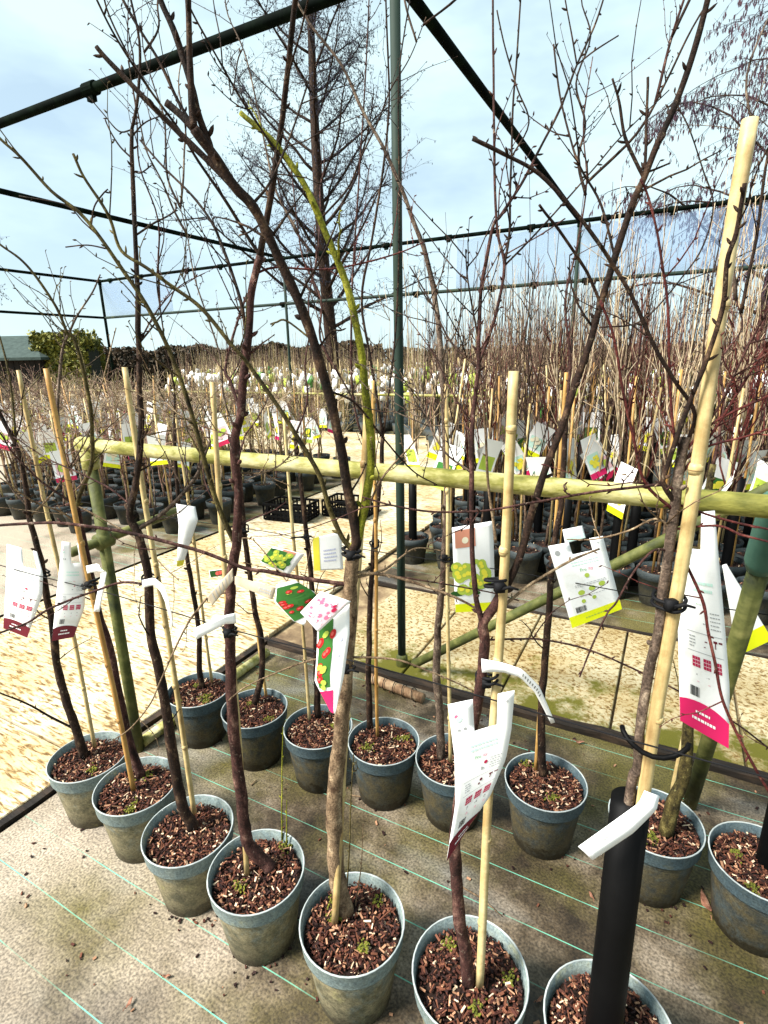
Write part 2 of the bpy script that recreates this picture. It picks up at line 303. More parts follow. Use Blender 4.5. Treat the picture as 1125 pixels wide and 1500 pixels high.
def concrete_material(name, base, mossy):
    m = bpy.data.materials.new(name); m.use_nodes = True; t = m.node_tree; b = t.nodes['Principled BSDF']
    N = t.nodes.new; Lk = t.links.new
    b.inputs['Roughness'].default_value = .9; b.inputs['Specular IOR Level'].default_value = .2
    c = N('ShaderNodeTexCoord'); mp_ = N('ShaderNodeMapping'); mp_.inputs[2].default_value = (0, 0, .55); mp_.inputs[3].default_value = (.26, 1.3, 1) if not mossy else (.8, 1, 1); Lk(c.outputs['Object'], mp_.inputs[0])
    n = N('ShaderNodeTexNoise'); n.inputs['Scale'].default_value = 52 if not mossy else 60; n.inputs['Detail'].default_value = 6; n.inputs['Roughness'].default_value = .6; n.inputs['Distortion'].default_value = .5
    Lk(mp_.outputs[0], n.inputs['Vector'])
    r = N('ShaderNodeValToRGB'); e = r.color_ramp.elements; e.new(.5); e.new(.6)
    for i, (p, k) in enumerate(((.36, .16), (.45, .55), (.51, .92), (.68, 1.05))): e[i].position = p; e[i].color = tuple(v*k for v in base)+(1,)
    e[0].color = (base[0]*.25, base[1]*.17, base[2]*.10, 1); e[1].color = (base[0]*.72, base[1]*.60, base[2]*.42, 1)
    Lk(n.outputs[0], r.inputs[0])
    n2 = N('ShaderNodeTexNoise'); n2.inputs['Scale'].default_value = 1.6; n2.inputs['Detail'].default_value = 6; Lk(c.outputs['Object'], n2.inputs['Vector'])
    r2 = N('ShaderNodeValToRGB'); r2.color_ramp.elements[0].position = .36; r2.color_ramp.elements[1].position = .62
    r2.color_ramp.elements[0].color = (.72, .62, .45, 1); r2.color_ramp.elements[1].color = (1, 1, 1, 1); Lk(n2.outputs[0], r2.inputs[0])
    mm = N('ShaderNodeMix'); mm.data_type = 'RGBA'; mm.blend_type = 'MULTIPLY'; mm.inputs[0].default_value = 1; Lk(r.outputs[0], mm.inputs[6]); Lk(r2.outputs[0], mm.inputs[7])
    out = mm.outputs[2]
    if mossy:
        n3 = N('ShaderNodeTexNoise'); n3.inputs['Scale'].default_value = 3.4; n3.inputs['Detail'].default_value = 9; n3.inputs['Roughness'].default_value = .7; Lk(c.outputs['Object'], n3.inputs['Vector'])
        sp = N('ShaderNodeSeparateXYZ'); Lk(c.outputs['Object'], sp.inputs[0])
        mr = N('ShaderNodeMapRange'); mr.inputs[1].default_value = 2.95; mr.inputs[2].default_value = 2.30; mr.inputs[3].default_value = -.12; mr.inputs[4].default_value = .16; Lk(sp.outputs[1], mr.inputs[0])
        ad = N('ShaderNodeMath'); ad.operation = 'ADD'; Lk(n3.outputs[0], ad.inputs[0]); Lk(mr.outputs[0], ad.inputs[1])
        r3 = N('ShaderNodeValToRGB'); r3.color_ramp.elements[0].position = .50; r3.color_ramp.elements[1].position = .62; Lk(ad.outputs[0], r3.inputs[0])
        mg = N('ShaderNodeMix'); mg.data_type = 'RGBA'; mg.inputs[7].default_value = (.085, .08, .010, 1); Lk(r3.outputs[0], mg.inputs[0]); Lk(out, mg.inputs[6]); out = mg.outputs[2]
    Lk(out, b.inputs['Base Color'])
    bp = N('ShaderNodeBump'); bp.inputs['Strength'].default_value = .6; bp.inputs['Distance'].default_value = .006; Lk(n.outputs[0], bp.inputs['Height']); Lk(bp.outputs[0], b.inputs['Normal'])
    return m
M_CONC = concrete_material('brushed_cream_concrete', (.55, .505, .385), False)
M_CONC2 = concrete_material('mossy_concrete_slab', (.40, .36, .24), True)
M_EARTH = mat('bare_earth', [(.05, .03, .018), (.16, .11, .06), (.38, .30, .17)], 5, .95, .4)
tag(plane('ground', -150, 150, -60, 200, -.03, M_EARTH), kind='structure')
tag(plane('weed_fabric', -2.07, 4, -2.5, 2.30, 0, M_FAB), kind='structure')
tag(plane('weed_fabric', -1.95, 6, 3.46, 7.3, .0, M_FAB), kind='structure')
tag(plane('weed_fabric', -16, -4.05, 1.2, 7.6, .0, M_FAB), kind='structure')
tag(plane('weed_fabric', -40, 20, 11.2, 60, -.012, M_FAB), kind='structure')
# concrete paths: separate slabs with recessed joints
def slabs(name, rects, m, zt=.006):
    root = None
    base = MB()
    x0 = min(r[0] for r in rects); x1 = max(r[1] for r in rects); y0 = min(r[2] for r in rects); y1 = max(r[3] for r in rects)
    root = plane(name, x0, x1, y0, y1, -.02, M_EARTH); tag(root, kind='structure')
    for (a, b_, c_, d) in rects:
        g = .006; mb = MB(); t = zt + R.uniform(-.0015, .0015)
        i = .004
        vs = [(a+g, c_+g, -.018), (b_-g, c_+g, -.018), (b_-g, d-g, -.018), (a+g, d-g, -.018),
              (a+g, c_+g, t-i), (b_-g, c_+g, t-i), (b_-g, d-g, t-i), (a+g, d-g, t-i),
              (a+g+i, c_+g+i, t), (b_-g-i, c_+g+i, t), (b_-g-i, d-g-i, t), (a+g+i, d-g-i, t)]
        fs = [(8, 9, 10, 11)]
        for k in range(4):
            k2 = (k+1) % 4; fs += [(k, k2, k2+4, k+4), (k+4, k2+4, k2+8, k+8)]
        mb.add(vs, fs); mb.build('slab', m, root, smooth=False)
cross = [(-1.17+.54*i, -1.17+.54*(i+1), 2.36, 3.44) for i in range(-1, 9)]
slabs('cross_path', cross, M_CONC2)
side = [(-4.0, -2.13, y, y+1.25) for y in (-2.6, -1.35, -.1, 1.15, 2.4, 3.65, 4.9, 6.15)]
slabs('side_path', side, M_CONC)
far = [(-16+2.0*i, -14+2.0*i, 7.65, 11.15) for i in range(12)]
slabs('far_path', far, M_CONC)

# edging boards round the near bed
M_BOARD = mat('wet_timber_edging', [(.003, .002, .0016), (.012, .008, .005), (.05, .03, .018)], 14, .8, .6, stretch=(.3, 1, 1))
def board(name, a, b, w, h, label, z0=-.015):
    mb = MB(); a = Vector(a); b = Vector(b); d = (b-a); n = max(2, int(d.length/.12)); s_ = Vector((-d.y, d.x, 0)).normalized()
    vs = []
    for i in range(n+1):
        p = a+d*(i/n); jw = R.uniform(-.004, .004); jz = R.uniform(-.004, .004)
        for sx, z in ((-1, z0), (1, z0), (1, h+jz), (-1, h+jz)): vs.append((p.x+s_.x*(sx*w/2+jw), p.y+s_.y*(sx*w/2+jw), z))
    fs = [(i*4+j, i*4+(j+1) % 4, i*4+4+(j+1) % 4, i*4+4+j) for i in range(n) for j in range(4)]+[(3, 2, 1, 0), (n*4, n*4+1, n*4+2, n*4+3)]
    mb.add(vs, fs); o = mb.build(name, M_BOARD, None, smooth=False); return tag(o, label, 'edging')
board('edging_board', (-2.1, -2.4, 0), (-2.1, 2.36, 0), .034, .016, 'dark timber edging between the fabric bed and the cream path at left')
board('edging_board', (-2.06, 2.325, 0), (4, 2.325, 0), .055, .03, 'black mossy edging along the back of the near fabric bed')
board('edging_board', (-1.95, 3.45, 0), (4, 3.45, 0), .02, .012, 'thin dark edging in front of the trees with black trunk guards')

# ---------------------------------------------------------------- pipe frame over the beds
HT = 3.22
def pipe(name, a, b, r, m, label, cat='pipe', n=14, group=None, clips=(), ends=True):
    a = Vector(a); b = Vector(b); root = thing(name, a, label, cat, group)
    k = max(2, int((b-a).length/.5)); mb = MB(); mb.tube([a.lerp(b, i/k) for i in range(k+1)], r, n); world_mb(mb, root).build('tube', m, root)
    d = (b-a).normalized()
    for t in clips:
        c = a.lerp(b, t); mb = MB(); mb.tube([c-d*.05, c-d*.045, c+d*.045, c+d*.05], [r*1.05, r*1.4, r*1.4, r*1.05], n)
        mb.box(c+Vector((0, 0, -r*1.6)), (.05, .03, r*1.5)); world_mb(mb, root).build('coupling', M_DARKSTEEL, root, smooth=False)
    return root
def post(x, y, h, r, m, label, foot=True):
    root = thing('frame_post', (x, y, 0), label, 'post', 'posts of the pipe frame')
    mb = MB(); mb.tube([(0, 0, -.01), (0, 0, h*.33), (0, 0, h*.66), (0, 0, h)], r, 16); mb.build('tube', m, root)
    if foot:
        mb = MB(); mb.tube([(0, 0, -.01), (0, 0, .06), (0, 0, .075)], [r*1.5, r*1.45, r*1.05], 16); mb.build('foot_socket', M_BRACE, root)
    mb = MB(); mb.tube([(0, 0, h-.07), (0, 0, h-.06), (0, 0, h+.03), (0, 0, h+.035)], [r*1.02, r*1.3, r*1.3, r], 14); mb.build('coupling', M_DARKSTEEL, root)
    return root
PXs, PYs = (-10.0, -5.6, -1.21), (2.46, 7.36)
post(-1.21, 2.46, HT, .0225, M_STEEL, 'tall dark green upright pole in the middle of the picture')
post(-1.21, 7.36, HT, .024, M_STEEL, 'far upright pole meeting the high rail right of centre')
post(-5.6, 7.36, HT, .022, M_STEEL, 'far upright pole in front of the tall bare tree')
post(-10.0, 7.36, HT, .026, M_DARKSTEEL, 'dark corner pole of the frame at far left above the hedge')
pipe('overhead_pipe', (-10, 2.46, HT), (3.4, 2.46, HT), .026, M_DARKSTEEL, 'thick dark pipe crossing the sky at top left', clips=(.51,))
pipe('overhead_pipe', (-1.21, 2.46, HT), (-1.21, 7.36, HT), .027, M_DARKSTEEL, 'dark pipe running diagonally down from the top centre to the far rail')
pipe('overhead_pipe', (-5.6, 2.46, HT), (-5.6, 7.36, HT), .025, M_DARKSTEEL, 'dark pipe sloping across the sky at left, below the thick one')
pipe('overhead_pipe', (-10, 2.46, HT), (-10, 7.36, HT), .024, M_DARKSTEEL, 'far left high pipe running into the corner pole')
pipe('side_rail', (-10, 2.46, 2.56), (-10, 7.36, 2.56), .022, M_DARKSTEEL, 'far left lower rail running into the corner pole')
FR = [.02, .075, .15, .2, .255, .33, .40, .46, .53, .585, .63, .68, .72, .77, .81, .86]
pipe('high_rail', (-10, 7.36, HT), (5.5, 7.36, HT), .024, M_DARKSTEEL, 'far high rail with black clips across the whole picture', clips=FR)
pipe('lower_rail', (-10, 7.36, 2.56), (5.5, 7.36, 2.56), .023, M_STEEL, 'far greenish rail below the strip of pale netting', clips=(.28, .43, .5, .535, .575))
pipe('support_rail', (-12, 7.36, 1.17), (5.5, 7.36, 1.17), .02, M_RAIL, 'long pale rail behind the rows of trees at label height')
# strips of wind netting between the two far rails
M_NET = bpy.data.materials.new('pale_wind_netting'); M_NET.use_nodes = True
t = M_NET.node_tree; b = t.nodes['Principled BSDF']; b.inputs['Base Color'].default_value = (.30, .42, .62, 1); b.inputs['Roughness'].default_value = .9
tr = t.nodes.new('ShaderNodeBsdfTransparent'); ms = t.nodes.new('ShaderNodeMixShader'); tl = t.nodes.new('ShaderNodeBsdfTranslucent'); tl.inputs[0].default_value = (.38, .52, .78, 1)
ms2 = t.nodes.new('ShaderNodeMixShader'); ms2.inputs[0].default_value = .6
cN = t.nodes.new('ShaderNodeTexCoord'); nN = t.nodes.new('ShaderNodeTexNoise'); nN.inputs['Scale'].default_value = 1.4; mrN = t.nodes.new('ShaderNodeMapRange'); mrN.inputs[3].default_value = .12; mrN.inputs[4].default_value = .42
t.links.new(cN.outputs['Object'], nN.inputs['Vector']); t.links.new(nN.outputs[0], mrN.inputs[0]); t.links.new(mrN.outputs[0], ms.inputs[0])
t.links.new(b.outputs[0], ms2.inputs[1]); t.links.new(tl.outputs[0], ms2.inputs[2]); t.links.new(tr.outputs[0], ms.inputs[1]); t.links.new(ms2.outputs[0], ms.inputs[2])
t.links.new(ms.outputs[0], t.nodes['Material Output'].inputs[0])
def net(x0, x1, label):
    mb = MB(); n = 40; vs = []
    for j in range(7):
        for i in range(n+1):
            x = x0+(x1-x0)*i/n; v = j/6
            z = 2.585+(HT-.03-2.585)*v
            if j == 6: z -= abs(math.sin(i*.9))*.025
            vs.append((x, 7.36+.012*math.sin(x*5+v*3), z))
    mb.add(vs, [(j*(n+1)+i, j*(n+1)+i+1, (j+1)*(n+1)+i+1, (j+1)*(n+1)+i) for j in range(6) for i in range(n)])
    o = mb.build('wind_netting', M_NET); sm = o.modifiers.new('thick', 'SOLIDIFY'); sm.thickness = .002
    tag(o, label, 'netting', 'wind netting on the far rails')
net(-2.75, .75, 'pale blue strip of wind netting on the far rails right of the pole')
net(-9.95, -8.1, 'short pale strip of wind netting beside the far left corner pole')

# near hand rail on its posts
rr_ = thing('hand_rail', (-1.98, 1.3, 0), 'yellow green algae covered rail on a post, running between the two near rows', 'rail')
mb = MB(); mb.tube([(0, 0, 1.40), (.5, 0, 1.397), (1.2, 0, 1.395), (1.9, 0, 1.395), (2.6, 0, 1.395), (3.4, 0, 1.395)], .0245, 18); mb.build('top_rail', M_RAIL, rr_)
mb = MB(); mb.tube([(0, 0, -.01), (0, 0, .5), (0, 0, 1.37)], .0225, 16); mb.build('post', M_BRACE, rr_)
mb = MB(); mb.tube([(-.045, 0, 1.40), (-.042, 0, 1.40), (.075, 0, 1.40), (.078, 0, 1.40)], [.024, .030, .030, .026], 16); mb.tube([(0, 0, 1.39), (0, 0, 1.31), (0, 0, 1.305)], [.033, .033, .027], 16); mb.build('corner_joint', M_RAIL, rr_)
mb = MB(); mb.tube([(0, -.14, 1.005), (0, .1, 1.02), (0, .42, 1.04)], .019, 12); mb.build('side_pipe', M_BRACE, rr_)
mb = MB(); mb.tube([(0, -.035, 1.01), (0, -.03, 1.01), (0, .03, 1.013), (0, .035, 1.013)], [.02, .034, .034, .02], 14); mb.build('clamp', M_BRACE, rr_)
mb = MB(); mb.tube([(.0, .02, .028), (.0, .9, .026)], .026, 12); mb.build('ground_pipe', M_RAIL, rr_)
mb = MB(); mb.tube([(2.213, .76, -.01), (2.213, .5, .55), (2.213, .2, 1.22)], .0245, 16); mb.build('leaning_leg', M_BRACE, rr_)
mb = MB(); mb.tube([(2.213, .215, 1.19), (2.213, .2, 1.215), (2.213, .12, 1.38), (2.213, .06, 1.40)], [.03, .037, .037, .03], 16); mb.build('leg_joint', M_CAP, rr_)
pipe('brace_pipe', (-1.12, 2.43, .05), (1.0, 2.43, 1.70), .024, M_BRACE, 'green brace pipe rising to the right from the foot of the tall pole')
# rusty pipe and wire loops lying at the foot of the pole
root = thing('ground_pipe', (-1.31, 2.235, .028), 'short rusty pipe lying at the foot of the tall green pole', 'pipe')
mb = MB(); mb.tube([(0, 0, 0), (.17, -.02, .0), (.35, -.045, 0)], .026, 12); mb.build('tube', mat('rusty_pipe', [(.06, .03, .015), (.22, .13, .07), (.38, .28, .17)], 18, .85, .4), root)
for k in range(5):
    c = Vector((.06+.06*k, -.01-.007*k, 0)); mb = MB(); tl_ = R.uniform(-.5, .5)
    mb.tube([c+Vector((.04*tl_*math.sin(w), .033*math.cos(w), .033*math.sin(w)+.002)) for w in [i*math.pi/6 for i in range(13)]], .0022, 5); mb.build('wire_loop', M_RUBBER, root)
# support wires at one metre
def wire(y, label):
    mb = MB(); mb.tube([(-2.6+.2*i, y, 1.042+.004*math.sin(i*1.3)) for i in range(24)], .0016, 5)
    tag(mb.build('support_wire', M_RUBBER), label, 'wire')
wire(.917, 'thin black wire strung along the front row of potted trees')
wire(1.585, 'thin black wire strung along the second row of potted trees')

# ---------------------------------------------------------------- pots
def pot_mesh(name, m, nick=False):
    mb = MB()
    prof = [(.0, .012), (.098, .010), (.100, .0), (.103, .004), (.128, .190), (.1285, .194), (.1365, .197), (.1375, .201), (.140, .243), (.1415, .246), (.140, .2485), (.137, .247), (.132, .21), (.128, .18)]
    mb.lathe(prof, 40); me = mb.mesh(name, m); return me
def bevel_shade(me): return me
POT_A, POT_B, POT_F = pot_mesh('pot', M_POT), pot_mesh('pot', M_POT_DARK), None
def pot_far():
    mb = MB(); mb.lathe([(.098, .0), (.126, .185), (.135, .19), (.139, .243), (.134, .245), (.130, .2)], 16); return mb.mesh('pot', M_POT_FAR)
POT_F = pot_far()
M_RIM_PALE = mat('pale_pot_edge', [(.22, .25, .25), (.42, .45, .44)], 20, .6)  # thin ring round the pot lip, coloured paler than the pot walls
def rim_mesh():
    mb = MB(); n = 40; pts = [(.1400*math.cos(2*math.pi*i/n), .1400*math.sin(2*math.pi*i/n), .2478) for i in range(n+1)]
    mb.tube(pts, .0024, 6, cap=False); return mb.mesh('rim', M_RIM_PALE)
RIM = rim_mesh()
def mulch_mesh(seed, count=520, moss=0):
    q = random.Random(seed); mb = MB(); n = 24
    vs = [(0, 0, .216)]
    for ring in range(1, 5):
        for j in range(n):
            w = 2*math.pi*j/n; r = .131*ring/4; vs.append((r*math.cos(w), r*math.sin(w), .214+q.uniform(-.006, .006)-(.006 if ring == 4 else 0)))
    fs = [(0, 1+j, 1+(j+1) % n) for j in range(n)]
    for ring in range(3):
        for j in range(n):
            a = 1+ring*n; fs.append((a+j, a+n+j, a+n+(j+1) % n, a+(j+1) % n))
    mb.cur = 0; mb.add(vs, fs)
    for _ in range(count):
        r = .126*math.sqrt(q.random()); w = q.uniform(0, 6.283)
        l = q.uniform(.005, .017)*q.choice((1, 1, 1, 1.35)); wd = q.uniform(.002, .0058)
        if q.random() < .06: l *= 1.7; wd *= .6
        rot = Matrix.Rotation(q.uniform(0, 6.283), 3, 'Z') @ Matrix.Rotation(q.gauss(0, .45), 3, 'Y') @ Matrix.Rotation(q.gauss(0, .5), 3, 'X')
        mb.cur = q.choices((1, 2, 3, 4, 5), (28, 33, 23, 11, 5))[0]
        rr = min(r, .126-l*.4)
        mb.box((rr*math.cos(w), rr*math.sin(w), .221+q.uniform(-.003, .009)), (l, wd, q.uniform(.0015, .004)), rot)
    mb.cur = 6
    for _ in range(moss):
        w = q.uniform(0, 6.283); r = q.uniform(.05, .115); cx, cy = r*math.cos(w), r*math.sin(w)
        for _k in range(26):
            rot = Matrix.Rotation(q.uniform(0, 6.283), 3, 'Z') @ Matrix.Rotation(q.gauss(0, .9), 3, 'Y')
            mb.box((cx+q.gauss(0, .010), cy+q.gauss(0, .010), .224+q.uniform(0, .008)), (.008, .004, .004), rot)
    return mb.mesh('bark_mulch', [M_SOIL]+CHIPS+[M_MOSS], smooth=False)
MULCH = [mulch_mesh(10+i, 1050, m) for i, m in enumerate((3, 1, 4, 0, 2, 5))]
MULCH_F = mulch_mesh(50, 60)

# ---------------------------------------------------------------- traced near trees
class Tree:
    def __init__(s, root, seed):
        s.root = root; s.q = random.Random(seed); s.samples = []; s.parent = None
    def width(s, p, w): return max(.0011, w*.315/FPX*depth(p))
    def stem(s, name, px, w0, w1, bark, dd=0., base=None, d0=None, twigs=0, buds=1., parent=None, step=5, tl=(.05, .26), bud_r=1.0):
        q = s.q; parent = parent or s.root
        if base is not None: start = Vector(base); D0 = dist(start)
        elif d0 is not None: D0 = d0; start = None
        else:
            best = min(s.samples, key=lambda t: (t[0]-px[0][0])**2+(t[1]-px[0][1])**2); start = best[2]; D0 = dist(start)
        ln = [0]
        for a, b in zip(px, px[1:]): ln.append(ln[-1]+math.hypot(a[0]-b[0], a[1]-b[1]))
        P = [at_d(x, y, D0+dd*(l/ln[-1])**1.2) for (x, y), l in zip(px, ln)]
        if start is not None: P[0] = start
        Q = smooth_pts(P, step); k = len(Q); rad = []
        for i, p in enumerate(Q):
            f = i/(k-1); w = w0+(w1-w0)*f**.9; r = s.width(p, w)
            r *= 1+.13*noise.noise(p*38+Vector((s.q.random()*.01, 3, 1)))
            rad.append(r)
            if 0 < i < k-1: Q[i] = p+Vector((noise.noise(p*13), noise.noise(p*13+Vector((9, 2, 4))), noise.noise(p*13+Vector((1, 7, 3)))))*min(.004, r*.38)
        mb = MB(); mb.tube(Q, rad, 9 if w0 > 9 else 7)
        # buds, alternate along the shoot
        tot = sum((Q[i+1]-Q[i]).length for i in range(k-1)); nb = int(tot/.045*buds); side = 1
        for j in range(nb):
            f = (j+.6+q.uniform(-.25, .25))/max(1, nb); i = min(k-2, int(f*(k-1))); p = Q[i].lerp(Q[i+1], f*(k-1)-i); t = (Q[i+1]-Q[i]).normalized()
            r = rad[i]
            if r > .011: continue
            sd_ = t.orthogonal().normalized(); sd_.rotate(Matrix.Rotation(j*2.4+q.uniform(-.4, .4), 3, t)) if False else None
            sd_ = Matrix.Rotation(j*2.4+q.uniform(-.4, .4), 3, t) @ t.orthogonal().normalized()
            dr = (sd_*.75+t*.7).normalized(); bl = (.007+r*.9)*bud_r*q.uniform(.8, 1.3); br = max(.0017, r*.55)*bud_r
            mb.tube([p+sd_*r*.4, p+sd_*r*.8+dr*bl*.35, p+sd_*r*.8+dr*bl*.7, p+sd_*r*.8+dr*bl], [br*.8, br*1.0, br*.8, br*.15], 5)
        o = world_mb(mb, s.root).build(name, BARK[bark], parent)
        for p in Q:
            v = p-CP; w = v.dot(FW); s.samples.append((PX0+FPX*v.dot(RT)/w, PY0-FPX*v.dot(UP)/w, p))
        # side twigs
        for j in range(int(twigs*2.3)+(2 if tot > .35 and twigs == 0 and name != 'trunk' else 0)):
            f = q.uniform(.12, .95); i = min(k-2, int(f*(k-1))); p = Q[i]; t = (Q[i+1]-Q[i]).normalized()
            if p.z < .62: continue
            sd_ = Matrix.Rotation(q.uniform(0, 6.283), 3, t) @ t.orthogonal().normalized()
            d = (t*q.uniform(.3, .9)+sd_+Vector((0, 0, .35))).normalized(); l = q.uniform(*tl); n = 5; pts = [p]; r0 = max(.0013, min(.0028, rad[i]*.42))
            for m_ in range(n):
                d = (d+Vector((q.gauss(0, .16), q.gauss(0, .16), q.gauss(.06, .14)))).normalized(); pts.append(pts[-1]+d*l/n)
            if any((pt-CP).length < .45 for pt in pts): continue
            mt = MB(); mt.tube(pts, [r0*(1-.6*g/n) for g in range(n+1)], 5)
            for m_ in range(1, n+1):
                pp = pts[m_]; dv = Matrix.Rotation(m_*2.4, 3, d) @ d.orthogonal().normalized(); dv = (dv+d*.7).normalized()
                rb = max(.0015, r0*.6); mt.tube([pp, pp+dv*rb*2.2, pp+dv*rb*4.5], [rb*.8, rb, rb*.2], 4)
            world_mb(mt, s.root).build('twig', BARK[bark], o)
        return o
def cane(root, bottom, top, r, m=None, nodes=True):
    a = Vector(bottom); b = Vector(top); mb = MB(); n = 26; pts = []; rad = []; L_ = (b-a).length; r *= .77
    q = random.Random(int(abs(a.x*1000))); ph = q.random()
    for i in range(n+1):
        f = i/n; pts.append(a.lerp(b, f)+Vector((.002*math.sin(f*9+ph*6), .002*math.cos(f*7+ph*5), 0))); rad.append(r*(1.06-.14*f))
    mb.tube(pts, rad, 12)
    if nodes:
        z = .18+ph*.12
        while z < L_-.05:
            c = a.lerp(b, z/L_); d = (b-a).normalized(); rr = r*(1.06-.14*z/L_)
            mb.cur = 0; mb.tube([c-d*.010, c-d*.003, c+d*.002, c+d*.008], [rr*.9, rr*1.07, rr*1.10, rr*.9], 12); mb.cur = 1; mb.tube([c-d*.0045, c-d*.0035, c-d*.002, c-d*.001], [rr*.9, rr*1.09, rr*1.09, rr*.9], 12); z += .22+q.uniform(-.03, .03)
    return world_mb(mb, root).build('bamboo_stake', [m or M_BAMBOO, M_NODE], root)
def tie(root, p, q_, r1, r2, m=None, loops=2):
    p = Vector(p); q_ = Vector(q_); mb = MB(); d = (q_-p); d.z = 0; L_ = d.length; d = d.normalized() if L_ > 1e-5 else Vector((1, 0, 0)); s_ = Vector((-d.y, d.x, 0))
    for k in range(loops):
        pts = []
        for i in range(25):
            w = 2*math.pi*i/24; c = p if math.cos(w) < 0 else q_; r = (r1 if math.cos(w) < 0 else r2)+.003
            pts.append(c+d*r*math.cos(w)+s_*r*math.sin(w)+Vector((0, 0, k*.012+.004*math.sin(w))))
        mb.tube(pts, .0032, 6, cap=False)
    kn = p-FH*(r1+.008); mb.box(kn+Vector((0, 0, .006)), (.018, .014, .018), Matrix.Rotation(.6, 3, 'Z'))
    mb.tube([kn, kn+Vector((.02, -.004, .012)), kn+Vector((.036, 0, .008))], [.004, .003, .002], 5)
    return world_mb(mb, root).build('tie', m or M_RUBBER, root)
def near_tree(cx, cy, label, seed, row, spin=0., tilt=(0, 0)):
    root = thing('potted_tree', (cx, cy, 0), label, 'potted tree', 'front row of potted trees' if row == 'A' else 'second row of potted trees')
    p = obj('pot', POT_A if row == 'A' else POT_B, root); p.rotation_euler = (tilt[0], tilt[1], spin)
    obj('rim', RIM, p)
    m_ = obj('bark_mulch', MULCH[seed % 6], p); m_.rotation_euler = (0, 0, spin*1.7+seed); tag(m_, kind='stuff')
    return root, Tree(root, seed)
def A_pos(x, y): p = at_z(x, y, .245); return p.x, p.y
def soil(x, y): return at_z(x, y, .225)
# ---- front row, left to right
r, T = near_tree(*A_pos(130, 1108), 'leftmost potted tree of the front row, two dark trunks leaning left', 1, 'A')
T.stem('trunk', [(128, 1108), (112, 1070), (95, 1020), (83, 970), (76, 910), (66, 860), (60, 820), (46, 770), (35, 700), (25, 655), (2, 610), (-20, 560)], 21, 8, 'dark', base=soil(124, 1108), twigs=3)
T.stem('branch', [(25, 655), (15, 560), (-5, 480), (-40, 400)], 6, 3, 'olive', dd=.1, twigs=4)
T.stem('branch', [(42, 760), (80, 720), (97, 690), (128, 640), (150, 560), (170, 480)], 5, 2.5, 'tan', dd=.2, twigs=5)
T.stem('branch', [(105, 1076), (70, 1048), (38, 1030), (0, 1015), (-40, 995)], 6, 3, 'dark', dd=-.15)
T.stem('branch', [(89, 966), (110, 948), (136, 934)], 3, 1.5, 'tan', dd=.1)
T.stem('branch', [(40, 745), (20, 720), (0, 690), (-40, 660)], 5, 3, 'grey', twigs=2)
s0 = soil(140, 1094); cane(r, s0, s0+Vector((-.02, 0, 1.46)), .0095)
tie(r, at_d(66, 842, dist(soil(124, 1108))), at_d(62, 838, dist(s0)), .012, .009)

r, T = near_tree(*A_pos(200, 1150), 'second potted tree of the front row, reddish trunk with a cane on its left', 2, 'A', .8)
T.stem('trunk', [(200, 1130), (190, 1090), (181, 1052), (160, 949), (142, 892), (132, 839), (119, 778), (112, 745), (104, 735)], 22, 15, 'purple', base=soil(207, 1138), twigs=1)
T.stem('branch', [(104, 735), (92, 670), (85, 611), (87, 557), (92, 511), (100, 490)], 9, 6, 'grey', dd=.05, twigs=4)
T.stem('branch', [(112, 745), (117, 724), (133, 682), (135, 625), (123, 547), (108, 495), (99, 489), (83, 451), (53, 406), (29, 379), (0, 358), (-30, 330)], 11, 4, 'olive', dd=-.1, twigs=6)
T.stem('branch', [(101, 489), (115, 459), (136, 427), (147, 402)], 5, 3, 'grey', buds=2)
T.stem('branch', [(110, 740), (150, 760), (200, 790), (240, 830), (262, 850)], 4, 2, 'tan', dd=-.1, twigs=2)
T.stem('branch', [(106, 735), (60, 705), (20, 665), (0, 634), (-30, 610)], 6, 3, 'purple', dd=-.1, twigs=3)
T.stem('branch', [(118, 770), (90, 750), (50, 735), (0, 700)], 6, 3, 'tan', dd=-.15, twigs=2)
T.stem('branch', [(108, 690), (145, 640), (190, 600), (240, 570)], 4, 2, 'tan', dd=.2, twigs=3)
s0 = soil(196, 1157); cane(r, s0, (s0.x-.036, s0.y-.018, 1.69), .0105, M_BAMBOO2)
tie(r, at_d(135, 855, dist(s0)), at_d(128, 862, dist(s0)), .013, .01)

r, T = near_tree(*A_pos(276, 1215), 'third potted tree of the front row, tall straight trunk reaching the sky', 3, 'A', 2.)
T.stem('trunk', [(279, 1200), (268, 1182), (256, 1128), (244, 1045), (232, 980), (220, 920), (217, 842), (203, 785), (190, 757), (199, 710), (204, 667), (206, 617), (204, 547), (202, 440), (200, 400), (194, 250), (193, 190)], 27, 9, 'dark', base=soil(283, 1213), dd=-.02, twigs=3)
T.stem('branch', [(193, 190), (203, 135), (204, 60), (190, -10), (187, -60)], 8, 4, 'dark', dd=-.03, buds=1.6)
T.stem('branch', [(193, 190), (174, 192), (150, 165), (130, 142)], 4, 2, 'dark', buds=1.5)
T.stem('branch', [(193, 236), (176, 215), (163, 195), (155, 178)], 4, 3, 'dark', buds=2)
T.stem('branch', [(194, 256), (206, 253), (222, 242)], 4, 3, 'dark', buds=4)
T.stem('branch', [(201, 331), (224, 328), (243, 318), (257, 308), (258, 297)], 5, 3, 'dark', buds=3)
T.stem('branch', [(195, 198), (208, 183), (226, 173), (252, 167)], 4, 2, 'dark', buds=2)
T.stem('branch', [(212, 850), (180, 853), (135, 867), (71, 892), (40, 912), (0, 927), (-30, 940)], 6, 5, 'purple', dd=-.12)
T.stem('branch', [(200, 775), (242, 749), (284, 703), (296, 675), (308, 645)], 11, 6, 'grey', dd=.1, twigs=5)
T.stem('branch', [(198, 745), (160, 715), (110, 690), (70, 672), (20, 640)], 5, 2.5, 'purple', dd=.1, twigs=3)
